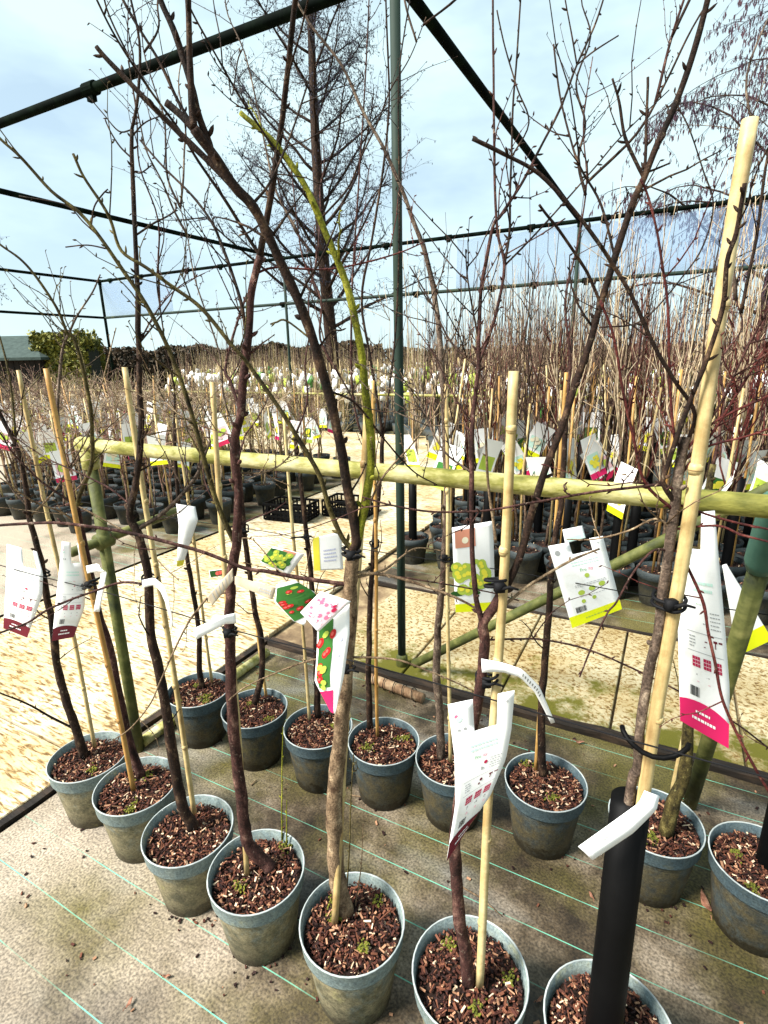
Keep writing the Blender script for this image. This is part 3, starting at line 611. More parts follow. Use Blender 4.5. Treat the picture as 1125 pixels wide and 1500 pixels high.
T.stem('branch', [(204, 640), (250, 630), (300, 618), (345, 605)], 4, 2, 'tan', dd=.1, twigs=3)
T.stem('branch', [(203, 500), (230, 455), (262, 420), (300, 400)], 4, 2, 'purple', dd=.2, twigs=4)
s0 = soil(286, 1192); cane(r, s0, (s0.x-.03, s0.y-.0, 1.69), .0105)
tie(r, at_d(218, 850, dist(s0)), at_d(225, 852, dist(s0)), .015, .01)

r, T = near_tree(*A_pos(376, 1274), 'fourth potted tree of the front row, trunk bent sharply at its base', 4, 'A', 3.1)
T.stem('trunk', [(396, 1270), (386, 1262), (374, 1250), (362, 1234), (357, 1192), (350, 1139), (341, 1052), (338, 981), (336, 920), (337, 867), (343, 814), (347, 795), (350, 724), (343, 650), (352, 607), (357, 557), (362, 510), (367, 441), (381, 375)], 31, 17, 'purple', base=soil(396, 1272), dd=-.05, twigs=3)
T.stem('branch', [(381, 375), (393, 305), (405, 235), (420, 120), (433, 0), (440, -70)], 16, 12, 'dark', dd=-.2, buds=.7)
T.stem('branch', [(381, 375), (363, 348), (345, 318), (323, 284), (290, 236), (262, 190), (215, 125), (170, 55), (142, 0), (120, -50)], 9, 4, 'dark', dd=-.2, twigs=2)
T.stem('branch', [(360, 505), (352, 440), (325, 360), (310, 325), (280, 285), (240, 245), (205, 205)], 9, 4, 'dark', dd=.1, twigs=4)
T.stem('branch', [(345, 800), (320, 742), (302, 685), (284, 618), (267, 564), (242, 500), (212, 443), (180, 395), (145, 345), (115, 310), (75, 280), (30, 230), (0, 203), (-30, 170)], 13, 6, 'olive', dd=-.12, twigs=3)
T.stem('branch', [(146, 346), (122, 325), (95, 300), (28, 287)], 4, 2, 'dark')
T.stem('branch', [(133, 330), (138, 303), (150, 285), (158, 277)], 4, 3, 'dark', buds=2)
T.stem('branch', [(153, 363), (128, 359), (96, 362)], 4, 3, 'dark')
T.stem('branch', [(333, 868), (309, 872), (291, 892), (273, 917), (249, 967), (233, 1002), (220, 1031), (192, 1066), (165, 1085)], 6, 2.5, 'tan', dd=-.1)
T.stem('branch', [(352, 610), (338, 560), (330, 540), (345, 480), (362, 430)], 9, 5, 'purple', dd=.15, twigs=4)
T.stem('branch', [(372, 405), (405, 392), (470, 395), (520, 388), (580, 372), (620, 355)], 6, 3, 'red', dd=.15, twigs=4)
T.stem('branch', [(350, 700), (395, 690), (430, 660), (455, 610)], 5, 2.5, 'tan', dd=.1, twigs=4)
T.stem('branch', [(336, 640), (300, 625), (260, 605), (215, 560)], 4, 2, 'tan', dd=.15, twigs=4)
s0 = soil(363, 1280); cane(r, s0, at_d(310, 560, dist(s0)+.15), .0100)
tie(r, at_d(337, 925, dist(s0)), at_d(338, 925, dist(s0)+.02), .014, .01)
for bx, by in ((413, 1215), (420, 1222)):
    T.stem('shoot', [(bx-2, by+20), (bx, by-50), (bx, 1120), (bx+2, 1065)][:4 if bx == 413 else 2], 4, 2, 'moss', base=soil(bx, by+15), buds=.6)

r, T = near_tree(*A_pos(516, 1349), 'fifth potted tree of the front row, forked with a bright green mossy limb', 5, 'A', 4.4)
T.stem('trunk', [(500, 1322), (493, 1281), (490, 1210), (493, 1139), (497, 1100), (505, 999), (511, 910), (513, 857), (517, 805)], 42, 32, 'tan', base=soil(506, 1335), buds=.3)
T.stem('limb', [(515, 808), (502, 788), (484, 749), (467, 696), (431, 632), (406, 593), (360, 529), (335, 500), (297, 453), (255, 422), (215, 392), (178, 367), (163, 325), (150, 300), (122, 258), (107, 225)], 13, 6, 'olive', dd=-.1, twigs=3, bud_r=1.2)
T.stem('limb', [(517, 805), (522, 785), (513, 731), (499, 653), (481, 571), (460, 500), (430, 425), (395, 350), (370, 300), (345, 272), (308, 222), (284, 188)], 24, 23, 'dark', dd=-.16, twigs=2, buds=.2)
T.stem('branch', [(284, 190), (281, 150), (279, 100), (274, 0), (272, -60)], 18, 12, 'dark', dd=-.02, bud_r=1.1)
T.stem('branch', [(306, 220), (290, 165), (281, 125), (257, 50), (235, 0), (220, -50)], 17, 13, 'dark', dd=-.02, bud_r=1.2)
T.stem('branch', [(290, 196), (268, 172), (243, 150)], 19, 17, 'dark', buds=0)
T.stem('branch', [(350, 278), (290, 222), (245, 178), (197, 128), (160, 90), (141, 68)], 16, 10, 'dark', dd=-.04, bud_r=1.3)
T.stem('branch', [(292, 200), (262, 150), (235, 92), (200, 35), (178, -5), (150, -60)], 8, 6, 'dark', dd=-.03)
T.stem('limb', [(517, 805), (527, 774), (538, 724), (543, 653), (534, 564), (526, 497), (510, 425), (485, 360), (452, 283), (425, 240), (390, 197), (352, 165)], 23, 12, 'moss', dd=-.05, buds=.6)
T.stem('branch', [(430, 246), (400, 215), (380, 185), (350, 140), (310, 70), (278, 10), (260, -40)], 6, 4, 'dark', dd=-.1, twigs=2)
T.stem('branch', [(373, 300), (396, 266), (425, 200), (452, 120)], 7, 4, 'dark', dd=.1, twigs=2)
T.stem('branch', [(337, 110), (340, 140), (348, 90), (355, 72)], 3, 2, 'dark')
T.stem('branch', [(460, 500), (420, 470), (405, 472), (396, 475)], 5, 4, 'olive', buds=.5)
T.stem('branch', [(470, 505), (485, 486), (500, 484), (495, 478)], 5, 3, 'dark')
T.stem('branch', [(380, 335), (365, 340), (350, 345)], 5, 4, 'dark', buds=2)
T.stem('branch', [(505, 858), (460, 850), (395, 838), (360, 832), (285, 805), (185, 780), (120, 770), (70, 766), (0, 770), (-40, 776)], 11, 6, 'purple', dd=-.02, buds=.5)
T.stem('branch', [(520, 840), (573, 844), (637, 864), (687, 885), (716, 909)], 8, 5, 'tan', dd=-.05)
T.stem('branch', [(520, 843), (559, 836), (585, 818), (610, 803), (648, 807)], 7, 3, 'tan', dd=.15, buds=1.5)
T.stem('branch', [(547, 842), (616, 850), (715, 867), (760, 880)], 4, 3, 'purple', dd=.1)
T.stem('branch', [(508, 962), (456, 967), (406, 985), (360, 1006), (335, 1026)], 5, 3, 'tan', dd=-.05)
T.stem('branch', [(512, 961), (573, 965), (616, 978), (666, 999), (696, 1014)], 6, 3, 'tan', dd=-.02)
T.stem('branch', [(500, 858), (460, 870), (430, 862), (380, 800), (360, 788), (330, 795)], 4, 2, 'tan', dd=.25)
T.stem('branch', [(530, 765), (560, 700), (600, 655), (640, 600), (665, 540)], 6, 3, 'tan', dd=.2, twigs=4)
T.stem('branch', [(480, 571), (520, 590), (560, 640), (605, 690), (640, 710)], 6, 3, 'dark', dd=.1, twigs=2)
T.stem('shoot', [(512, 1300), (512, 1240), (514, 1170), (518, 1105)], 4, 2.5, 'olive', base=soil(508, 1300), buds=.6)
T.stem('shoot', [(522, 1320), (529, 1270), (532, 1205)], 3, 2, 'tan', base=soil(520, 1330), buds=.6)
s0 = soil(489, 1352); cane(r, s0, at_d(540, 570, dist(s0)+.15), .0115)
tie(r, at_d(515, 812, dist(s0)), at_d(516, 812, dist(s0)+.02), .017, .012)
tie(r, at_d(507, 975, dist(s0)), at_d(507, 975, dist(s0)+.02), .017, .012, loops=1)

r, T = near_tree(*A_pos(688, 1425), 'sixth potted tree of the front row, thick pale cane and slim speckled trunk', 6, 'A', 5.2)
T.stem('trunk', [(684, 1434), (682, 1391), (673, 1345), (669, 1281), (666, 1240), (672, 1180), (688, 1090), (702, 1010), (709, 963), (711, 938), (707, 913), (722, 888), (733, 870)], 31, 22, 'purple', base=soil(686, 1440), buds=.2)
T.stem('limb', [(709, 930), (703, 900), (696, 870), (692, 803), (691, 750), (691, 653), (696, 582), (701, 540), (701, 500), (704, 429), (712, 384), (722, 330), (732, 317), (749, 292), (762, 272), (782, 235)], 14, 6, 'purple', dd=.05, twigs=4)
T.stem('branch', [(701, 535), (716, 493), (728, 454), (739, 389), (728, 335), (724, 230), (723, 100), (722, -10)], 9, 5, 'purple', dd=.05, twigs=1)
T.stem('branch', [(739, 389), (746, 340), (747, 290), (749, 230), (752, 150), (758, 70), (763, -10)], 6, 4, 'dark', dd=.03, buds=1.5)
T.stem('branch', [(749, 225), (775, 180), (758, 130), (740, 70), (728, 15)], 4, 3, 'dark')
T.stem('branch', [(741, 385), (799, 327), (870, 247), (910, 200), (980, 132)], 5, 2.5, 'dark', dd=.2)
T.stem('branch', [(726, 795), (722, 760), (715, 707), (710, 618), (702, 547)], 8, 5, 'tan', d0=1.06, dd=.0, buds=.5)
T.stem('branch', [(715, 897), (740, 885), (782, 853), (835, 822), (878, 804)], 9, 5, 'tan', dd=.02)
T.stem('branch', [(711, 937), (760, 936), (796, 937), (860, 951), (924, 978), (995, 1013), (1075, 1058), (1125, 1095), (1160, 1120)], 5, 4, 'purple', dd=.1)
T.stem('limb', [(733, 872), (741, 862), (752, 838), (771, 785), (782, 745), (796, 696), (821, 632), (842, 564), (864, 504), (880, 445), (901, 377), (916, 331), (930, 290), (943, 262), (962, 215), (987, 160), (1012, 90), (1032, 15), (1045, -40)], 18, 14, 'dark', dd=-.12, twigs=2)
T.stem('branch', [(943, 260), (946, 220), (947, 175), (949, 113)], 8, 6, 'dark', bud_r=1.2)
T.stem('branch', [(941, 262), (932, 240), (915, 200), (907, 150), (897, 115)], 10, 5, 'dark', bud_r=1.2)
T.stem('branch', [(946, 255), (960, 248), (981, 239)], 6, 4, 'dark')
T.stem('branch', [(882, 440), (865, 410), (854, 389), (821, 340), (801, 315), (790, 300)], 8, 6, 'dark', dd=-.05)
T.stem('branch', [(700, 500), (690, 440), (684, 400), (682, 365)], 5, 3, 'dark', twigs=3)
T.stem('branch', [(745, 378), (742, 372), (790, 345), (828, 320)], 4, 2, 'purple')
T.stem('branch', [(781, 240), (820, 160), (845, 95), (870, 40), (885, -5)], 6, 4, 'dark', dd=.1, buds=1.4)
T.stem('branch', [(845, 98), (870, 75), (906, 52)], 4, 3, 'dark')
T.stem('branch', [(845, 98), (838, 55), (828, 0)], 4, 3, 'dark')
T.stem('branch', [(900, 378), (880, 300), (850, 245), (835, 200), (820, 140), (811, 65)], 6, 4, 'dark', dd=.1, buds=1.5, twigs=2)
T.stem('branch', [(700, 540), (660, 500), (630, 440), (600, 390)], 6, 3, 'dark', dd=.15, twigs=3)
T.stem('branch', [(692, 700), (650, 660), (620, 600), (600, 540)], 6, 3, 'grey', dd=.1, twigs=4)
s0 = soil(701, 1444); cane(r, s0, (s0.x+.016, s0.y+.01, 1.675), .0125)
tie(r, at_d(728, 858, dist(s0)), at_d(722, 858, dist(s0)), .013, .012)
tie(r, at_d(709, 995, dist(s0)+.02), at_d(718, 995, dist(s0)), .013, .012)

r, T = near_tree(*A_pos(892, 1505), 'front right potted tree with a thick black trunk guard and tall cane', 7, 'A', .4)
b0 = soil(884, 1508)
mb = MB(); tp = at_d(924, 1172, dist(b0)+.005); mb.tube([b0+Vector((0, 0, -.02)), b0.lerp(tp, .5), tp, tp+Vector((0, 0, -.002)), tp+Vector((0, 0, -.06))], [.0385, .037, .036, .032, .030], 24, cap=False)
world_mb(mb, r).build('trunk_guard', M_BLACK, r)
T.stem('trunk', [(905, 1400), (920, 1180), (935, 1125), (938, 1070), (953, 981), (967, 910), (977, 821), (988, 750), (993, 700), (1003, 640)], 22, 24, 'grey', base=b0, buds=.1)
T.stem('branch', [(986, 740), (972, 710), (975, 690), (1009, 593), (1034, 529), (1058, 450), (1065, 382), (1078, 344), (1085, 306), (1091, 268)], 12, 10, 'dark', dd=-.06, bud_r=1.3, buds=1.3)
T.stem('branch', [(1003, 660), (1018, 607), (988, 557), (960, 511), (928, 440), (905, 400), (878, 357), (840, 308), (790, 255), (735, 225), (692, 203)], 9, 9, 'dark', dd=-.05, bud_r=1.2)
T.stem('branch', [(1000, 650), (988, 639), (981, 547), (978, 445), (970, 387), (961, 331), (949, 286), (938, 262)], 7, 5, 'red', dd=.0)
T.stem('branch', [(985, 745), (945, 707), (928, 639), (913, 575), (899, 493), (879, 440)], 8, 6, 'red', dd=.0, twigs=2)
T.stem('branch', [(987, 718), (967, 710), (910, 716), (849, 724), (789, 735), (725, 746), (687, 749), (630, 749), (573, 740), (531, 728)], 8, 4, 'purple', dd=.0, twigs=2)
T.stem('branch', [(977, 800), (956, 807), (928, 839), (903, 882), (889, 899), (867, 946), (849, 992)], 6, 4, 'purple', dd=-.05)
T.stem('branch', [(977, 798), (995, 810), (1013, 842), (1031, 885), (1038, 928), (1049, 978), (1059, 1027), (1081, 1077), (1105, 1123), (1130, 1165)], 7, 7, 'red', dd=-.1)
T.stem('branch', [(1000, 660), (1038, 625), (1080, 600), (1125, 580), (1160, 565)], 7, 6, 'red', dd=-.05, twigs=1)
T.stem('branch', [(1000, 675), (1035, 655), (1090, 640), (1125, 628), (1160, 615)], 6, 5, 'red', dd=-.05, twigs=2)
T.stem('branch', [(990, 740), (1047, 757), (1090, 768), (1125, 775), (1160, 786)], 6, 5, 'red', dd=-.05)
T.stem('branch', [(985, 770), (1050, 770), (1085, 783), (1125, 793), (1160, 802)], 6, 5, 'red', dd=-.08)
T.stem('branch', [(980, 770), (960, 760), (920, 778), (870, 790), (830, 790)], 6, 3, 'tan', dd=.1, twigs=2)
T.stem('branch', [(1003, 690), (1050, 600), (1080, 540), (1110, 480), (1140, 430)], 6, 5, 'purple', dd=-.05, twigs=3)
T.stem('branch', [(1003, 700), (1040, 640), (1090, 560), (1140, 480)], 7, 6, 'red', dd=-.05, twigs=3)
T.stem('branch', [(878, 480), (940, 470), (1000, 405), (1030, 360), (1045, 300), (1030, 250), (1010, 190), (990, 150)], 4, 3, 'dark', d0=1.15, buds=.6)
p0 = at_d(942, 1172, dist(b0)-.01); p1 = at_d(1100, 175, dist(b0)-.01); cane(r, p0-Vector((0, 0, .06)), p1, .0145)
tie(r, at_d(972, 882, dist(b0)), at_d(985, 887, dist(b0)-.01), .015, .016)
mb = MB(); c0 = at_d(958, 1085, dist(b0)-.02)
mb.tube([c0+Vector((.055*math.cos(w), .03*math.sin(w)-.0, .012*math.cos(w*2))) for w in [math.pi+i*math.pi/10 for i in range(11)]], .005, 8); world_mb(mb, r).build('clip', M_BLACK, r)

# ---- second row, left to right
def second(px, py, label, seed, trunk, w, bark, st, top, dx=0., moss=None, spin=0., upper=5, h=2.2):
    r, T = near_tree(*A_pos(px, py), label, seed, 'B', spin)
    T.stem('trunk', trunk, w[0], w[1], bark, base=soil(*trunk[0]), buds=.3, twigs=2)
    q = random.Random(seed*13); tp = T.samples[-1][2]
    for k in range(upper):                          # ascending shoots
        a = q.uniform(0, 6.283); l = q.uniform(.45, h-tp.z+.15); out = q.uniform(.12, .42)
        s_ = T.samples[q.randint(int(len(T.samples)*.6), len(T.samples)-1)][2] if k else tp
        pts = [s_]; n = 6
        for i in range(1, n+1):
            f = i/n; pts.append(s_+Vector((math.cos(a)*out*f**.7, math.sin(a)*out*f**.7*.7, l*f))+Vector((q.gauss(0, .012), q.gauss(0, .012), 0)))
        pix = []
        for p in pts:
            v = p-CP; wz = v.dot(FW); pix.append((PX0+FPX*v.dot(RT)/wz, PY0-FPX*v.dot(UP)/wz))
        T.stem('branch', pix, w[1]*.6, 2.2, q.choice([bark, 'purple', 'dark', 'grey']), dd=dist(pts[-1])-dist(s_), base=s_, twigs=q.randint(2, 4), tl=(.06, .26))
    if st:
        s0 = soil(*st); cane(r, s0, (s0.x+dx, s0.y, top), .0085, M_BAMBOO if seed % 2 else M_BAMBOO2)
        z = 1.04
        best = min(T.samples, key=lambda t: abs(t[2].z-z))[2]; tie(r, best, s0+Vector((dx*.6, 0, z-s0.z)), .014, .009, loops=1)
    return r, T
second(291, 1010, 'leftmost potted tree of the second row, knobbly dark trunk', 11, [(296, 1006), (292, 985), (292, 963), (291, 920), (281, 857), (274, 814), (265, 764), (258, 690), (255, 620)], (14, 8), 'dark', (311, 1000), 1.5, -.02, spin=1)
second(373, 1037, 'second potted tree of the second row, curved bow-shaped trunk', 12, [(374, 1030), (382, 992), (384, 942), (373, 892), (366, 839), (357, 778), (352, 700), (348, 640)], (16, 9), 'dark', (390, 1020), 1.3, -.05, spin=2)
second(466, 1064, 'third potted tree of the second row, behind the red fruit label', 13, [(466, 1050), (464, 1000), (462, 930), (456, 850), (448, 770), (440, 700), (432, 640)], (16, 9), 'dark', (454, 1054), 1.5, -.03, spin=3)
_, T4 = second(562, 1085, 'fourth potted tree of the second row, straight dark trunk left of the green pole', 14, [(542, 1066), (540, 999), (541, 928), (543, 867), (546, 821), (552, 750), (557, 700), (561, 640)], (15, 10), 'dark', (553, 1078), 1.63, .02, spin=4, upper=3)
T4.stem('branch', [(561, 640), (545, 540), (530, 440), (545, 350), (562, 240), (570, 150), (568, 76), (565, -10)], 7, 4, 'dark', twigs=2)
T4.stem('branch', [(555, 700), (520, 600), (515, 450), (526, 260), (536, 100), (541, -10)], 6, 3, 'purple', twigs=2)
T4.stem('branch', [(560, 650), (580, 480), (585, 300), (584, 120), (600, 0)], 5, 3, 'dark', dd=.1, twigs=2)
_, T5 = second(664, 1112, 'fifth potted tree of the second row, half hidden by a white label', 15, [(646, 1110), (644, 1052), (639, 981), (641, 928), (648, 857), (654, 750), (653, 690), (648, 547), (644, 493), (641, 461), (632, 409), (617, 354), (602, 315), (588, 275), (565, 223), (532, 163), (499, 94), (459, 42), (436, 5)], (20, 5), 'grey', (659, 1117), 1.62, -.035, spin=5, upper=4)
second(799, 1144, 'sixth potted tree of the second row, bare dark trunk beside the white and yellow label', 16, [(796, 1135), (794, 1105), (793, 1034), (797, 981), (803, 910), (806, 857), (814, 785), (820, 750), (826, 680), (830, 600)], (20, 12), 'dark', (784, 1128), 1.65, .012, spin=6, upper=6, h=2.45)
_, T7 = second(960, 1202, 'seventh potted tree of the second row, thick gnarled stump in front of the leaning leg', 17, [(975, 1220), (988, 1174), (1002, 1139), (1007, 1085), (1010, 1000), (1020, 880), (1030, 780), (1045, 680)], (34, 14), 'olive', (985, 1160), 1.1, .02, spin=.5, upper=6, h=2.35)
r, T = near_tree(1.52, .60, 'rightmost pot of the second row, black trunk guard cut off by the picture edge', 18, 'B', 2.2) if False else near_tree(*[(at_z(1118, 1262, .245).x), (at_z(1118, 1262, .245).y)], 'rightmost pot of the second row, black trunk guard at the picture edge', 18, 'B', 2.2)
b0 = soil(1128, 1262); mb = MB(); tp = b0+Vector((0, 0, .33)); mb.tube([b0+Vector((0, 0, -.02)), b0.lerp(tp, .5), tp, tp+Vector((0, 0, -.002)), tp+Vector((0, 0, -.05))], [.036, .035, .034, .031, .029], 22, cap=False); world_mb(mb, r).build('trunk_guard', M_BLACK, r)
T.stem('trunk', [(1128, 1262), (1145, 1100), (1165, 950), (1180, 800)], 22, 14, 'grey', base=b0, buds=.2)

# ---------------------------------------------------------------- labels and paper strips on the near trees
def flat(name, c, rough=.45): return mat(name, [c], rough=rough)
INK = {'grey': flat('ink_grey', (.35, .36, .36)), 'black': flat('ink_black', (.02, .02, .02)), 'green': flat('ink_green', (.12, .42, .16)), 'pink': flat('ink_pink', (.80, .16, .28)),
       'maroon': flat('ink_maroon', (.13, .008, .02)), 'crimson': flat('ink_crimson', (.42, .01, .06)), 'magenta': flat('ink_magenta', (.66, .015, .12)), 'yellow': flat('ink_yellow', (.74, .78, .01)),
       'lime': flat('ink_lime', (.40, .52, .07)), 'leaf': flat('ink_leaf', (.035, .15, .025)), 'leafdark': flat('ink_leaf_dark', (.02, .08, .015)), 'red': flat('ink_red', (.50, .012, .015)), 'redlight': flat('ink_red_light', (.80, .12, .10)),
       'salmon': flat('ink_salmon', (.62, .26, .17)), 'rose': flat('ink_rose', (.78, .50, .55)), 'white': flat('ink_white', (.9, .9, .9)), 'mint': flat('ink_mint', (.55, .80, .70)), 'lavender': flat('ink_lavender', (.50, .52, .70)), 'cream': flat('ink_cream', (.80, .74, .55)), 'sun': flat('ink_sun', (.78, .70, .06))}
def polyline(P, v):
    ln = [0.]
    for a, b in zip(P, P[1:]): ln.append(ln[-1]+(b-a).length)
    s_ = v*ln[-1]
    for i in range(len(P)-1):
        if s_ <= ln[i+1] or i == len(P)-2: return P[i].lerp(P[i+1], (s_-ln[i])/max(1e-9, ln[i+1]-ln[i]))
TEXTS = {}
def text_polys(s_):
    if s_ not in TEXTS:
        c = bpy.data.curves.new('t', 'FONT'); c.body = s_; c.size = 1; c.resolution_u = 2; c.align_x = 'CENTER'
        o = bpy.data.objects.new('t', c); COL.objects.link(o); bpy.context.view_layer.update()
        me = bpy.data.meshes.new_from_object(o.evaluated_get(bpy.context.evaluated_depsgraph_get()))
        TEXTS[s_] = ([v.co.copy() for v in me.vertices], [tuple(p.vertices) for p in me.polygons]); bpy.data.objects.remove(o); bpy.data.meshes.remove(me)
    return TEXTS[s_]
class Card:
    def __init__(s, name, label, left, right, bulge=.0, notch=None, group='fruit tree labels on the near trees', paper=None, cat='plant label', nv=20, nu=8):
        s.Lp = [at_d(*p) for p in left]; s.Rp = [at_d(*p) for p in right]; s.bulge = bulge
        s.root = thing(name, s.Lp[0].lerp(s.Rp[0], .5), label, cat, group)
        n = (s.Rp[0]-s.Lp[0]).cross(s.Lp[-1]-s.Lp[0]).normalized()
        if n.dot(CP-s.Lp[0]) < 0: n = -n
        s.n = n
        mb = MB(); vs = [s.at(i/nu, j/nv) for j in range(nv+1) for i in range(nu+1)]; fs = []
        for j in range(nv):
            for i in range(nu):
                if notch and notch[0] <= (i+.5)/nu <= notch[1] and notch[2] <= (j+.5)/nv <= notch[3]: continue
                fs.append((j*(nu+1)+i, j*(nu+1)+i+1, (j+1)*(nu+1)+i+1, (j+1)*(nu+1)+i))
        mb.add(vs, fs); o = world_mb(mb, s.root).build('card', paper or M_PAPER, s.root); sm = o.modifiers.new('thick', 'SOLIDIFY'); sm.thickness = .0006; sm.offset = 0
    def at(s, u, v, off=0.):
        a = polyline(s.Lp, v); b = polyline(s.Rp, v); return a.lerp(b, u)+s.n*(off+s.bulge*4*u*(1-u)*math.sin(math.pi*min(1, v*1.05)))
    def print_(s, name, ink, polys, off=.0011):        # polys: list of (verts(u,v), faces)
        mb = MB()
        for vs, fs in polys: mb.add([s.at(u, v, off) for u, v in vs], fs)
        o = world_mb(mb, s.root).build(name, INK[ink], s.root, smooth=False)
        return tag(o, kind='stuff') if len(polys) > 1 else o
    def ratio(s): return (s.Rp[0]-s.Lp[0]).length/sum((b-a).length for a, b in zip(s.Lp, s.Lp[1:]))
    @staticmethod
    def rect(u0, v0, u1, v1, n=4):
        return ([(u0+(u1-u0)*i/n, v0+(v1-v0)*j/n) for j in range(n+1) for i in range(n+1)], [(j*(n+1)+i, j*(n+1)+i+1, (j+1)*(n+1)+i+1, (j+1)*(n+1)+i) for j in range(n) for i in range(n)])
    def disc(s, u, v, r, ru=1., n=12, rot=0.):
        k = s.ratio(); return ([(u+r*ru*math.cos(2*math.pi*i/n+rot), v+r*k*math.sin(2*math.pi*i/n+rot)) for i in range(n)], [tuple(range(n))])
    def lines(s, name, ink, u0, u1, v0, rows, dv, h, seed=1, off=.0011):    # rows of tiny illegible print
        q = random.Random(seed); P = []
        for k in range(rows):
            u = u0
            while u < u1-.02:
                w = q.uniform(.02, .07); P.append(s.rect(u, v0+k*dv, min(u1, u+w), v0+k*dv+h, 1)); u += w+.014
        return s.print_(name, ink, P, off)
    def text(s, name, ink, body, u, v, size, flip=1):
        vs, fs = text_polys(body); k = s.ratio(); return s.print_(name, ink, [([(u+flip*p.x*size, v-p.y*size*k) for p in vs], fs)])
    def band(s, ink, v0, curve=.05, name='colour_band'):
        n = 10; vs = []
        for i in range(n+1):
            u = i/n; vs += [(u, v0+curve*(2*u-1)**2*.6+curve*u*.3), (u, v0+(1-v0)*.5+curve*.2), (u, 1.)]
        fs = []
        for i in range(n): fs += [(i*3, i*3+3, i*3+4, i*3+1), (i*3+1, i*3+4, i*3+5, i*3+2)]
        return s.print_(name, ink, [(vs, fs)])
    def barcode(s, u0, v0, u1, v1, seed=3):
        q = random.Random(seed); P = []; u = u0
        while u < u1: w = q.choice((.006, .01, .016)); P.append(s.rect(u, v0, u+w, v1, 1)); u += w+q.choice((.006, .01))
        return s.print_('barcode', 'black', P)
    def fruit(s, u, v, r, ink, light):
        s.print_('fruit', ink, [s.disc(u, v, r)], .0016); s.print_('fruit_highlight', light, [s.disc(u-.2*r, v-.15*r*s.ratio(), r*.45)], .0021)
def care_card(c, bandink, squares, seed, word=True):
    c.band(bandink, .84)
    c.lines('band_print', 'white', .32, .62, .895, 1, .03, .012, seed, .0020); c.lines('band_print', 'white', .25, .72, .93, 1, .03, .014, seed+1, .0020)
    c.lines('green_print', 'mint', .30, .78, .285, 2, .03, .012, seed+2)
    if word:
        c.text('lettering', 'green', 'Fru', .44, .385, .085); c.text('lettering', 'pink', 'ity', .575, .385, .085)
    c.print_('icon', squares, [c.disc(.60, .43, .035)]); c.print_('icon', 'grey', [c.disc(.54, .465, .045, n=3)])
    c.lines('small_print', 'grey', .68, .90, .41, 5, .017, .005, seed+3)
    c.print_('rule', 'grey', [c.rect(.18, .51, .92, .5125), c.rect(.18, .60, .92, .6025)])
    c.lines('small_print', 'grey', .22, .34, .53, 4, .015, .006, seed+4); c.print_('icon', 'maroon', [c.disc(.56, .545, .03), c.disc(.53, .57, .022), c.rect(.72, .53, .80, .540), c.rect(.75, .53, .77, .565), c.rect(.83, .53, .91, .538)])
    q = random.Random(seed)
    for k, t_ in enumerate(('7', '-4', '0')):
        u = .27+.22*k; c.print_('calendar', squares, [c.rect(u, .625, u+.15, .675, 2)])
        c.print_('calendar_grid', 'rose', [c.rect(u, .640, u+.15, .643, 1), c.rect(u, .657, u+.15, .660, 1), c.rect(u+.05, .625, u+.055, .675, 1), c.rect(u+.10, .625, u+.105, .675, 1)], .0017)
        c.text('lettering', 'black', t_, u+.075, .715, .085)
        c.print_('icon', 'rose', [c.disc(u+.10, .745, .03, n=5)])
    c.barcode(.22, .775, .40, .825, seed)
    c.print_('icon', 'mint', [c.disc(.14, .10, .05, n=9)]); c.print_('icon', 'pink', [c.disc(.10, .08, .03)]); c.print_('icon', 'grey', [c.disc(.90, .06, .02), c.rect(.10, .16, .15, .17, 1), c.rect(.20, .158, .25, .172, 1)])
c = Card('plant_label', 'leftmost white label with maroon foot, hanging in front of the path', [(10, 797, 1.72), (9, 850, 1.71), (5, 920, 1.70)], [(54, 808, 1.72), (63, 840, 1.70), (62, 872, 1.69), (40, 934, 1.69)], .008, (.45, .85, 0, .19)); care_card(c, 'maroon', 'crimson', 1)
c = Card('plant_label', 'white label with maroon foot, right one of the pair at far left', [(91, 793, 1.58), (85, 850, 1.57), (76, 939, 1.56)], [(116, 796, 1.60), (126, 850, 1.60), (124, 890, 1.59), (108, 933, 1.58)], .006, (.5, .88, 0, .19)); care_card(c, 'maroon', 'crimson', 5)
c = Card('plant_label', 'large curling white label with maroon tip on the cane of the sixth front tree', [(656, 1032, .875), (666, 1110, .87), (667, 1180, .865), (654, 1262, .865)], [(754, 1011, .875), (749, 1070, .875), (741, 1112, .88), (718, 1166, .885), (690, 1206, .89)], -.004, (.36, .72, 0, .22)); care_card(c, 'maroon', 'crimson', 9)
c = Card('plant_label', 'long white label with bright magenta foot on the tall right hand cane', [(1008, 752, .93), (999, 810, .925), (992, 880, .92), (994, 960, .915), (996, 1055, .915)], [(1047, 748, .92), (1053, 820, .91), (1062, 920, .905), (1069, 1010, .90), (1067, 1096, .90)], .004, (.28, .5, 0, .17)); care_card(c, 'magenta', 'crimson', 13)
c = Card('plant_label', 'white label with yellow foot showing behind the magenta one at the right edge', [(1058, 828, 1.45), (1070, 900, 1.45), (1078, 962, 1.45)], [(1064, 826, 1.45), (1096, 878, 1.44), (1131, 937, 1.43)], .002)
c.band('yellow', .80, .0); c.print_('icon', 'yellow', [c.disc(.4, .5, .09), c.disc(.6, .58, .05)])
c = Card('plant_label', 'tilted white label with yellow foot hanging on the sixth tree of the second row', [(803, 800, 1.50), (838, 920, 1.48)], [(883, 785, 1.52), (911, 892, 1.50)], .005, (.36, .7, 0, .14))
c.band('yellow', .87, .0); c.lines('band_print', 'lime', .3, .75, .93, 1, .03, .014, 3, .002); c.text('lettering', 'green', 'Fru', .48, .37, .09); c.text('lettering', 'pink', 'ity', .62, .37, .09); c.lines('green_print', 'mint', .3, .8, .24, 2, .035, .012, 8)
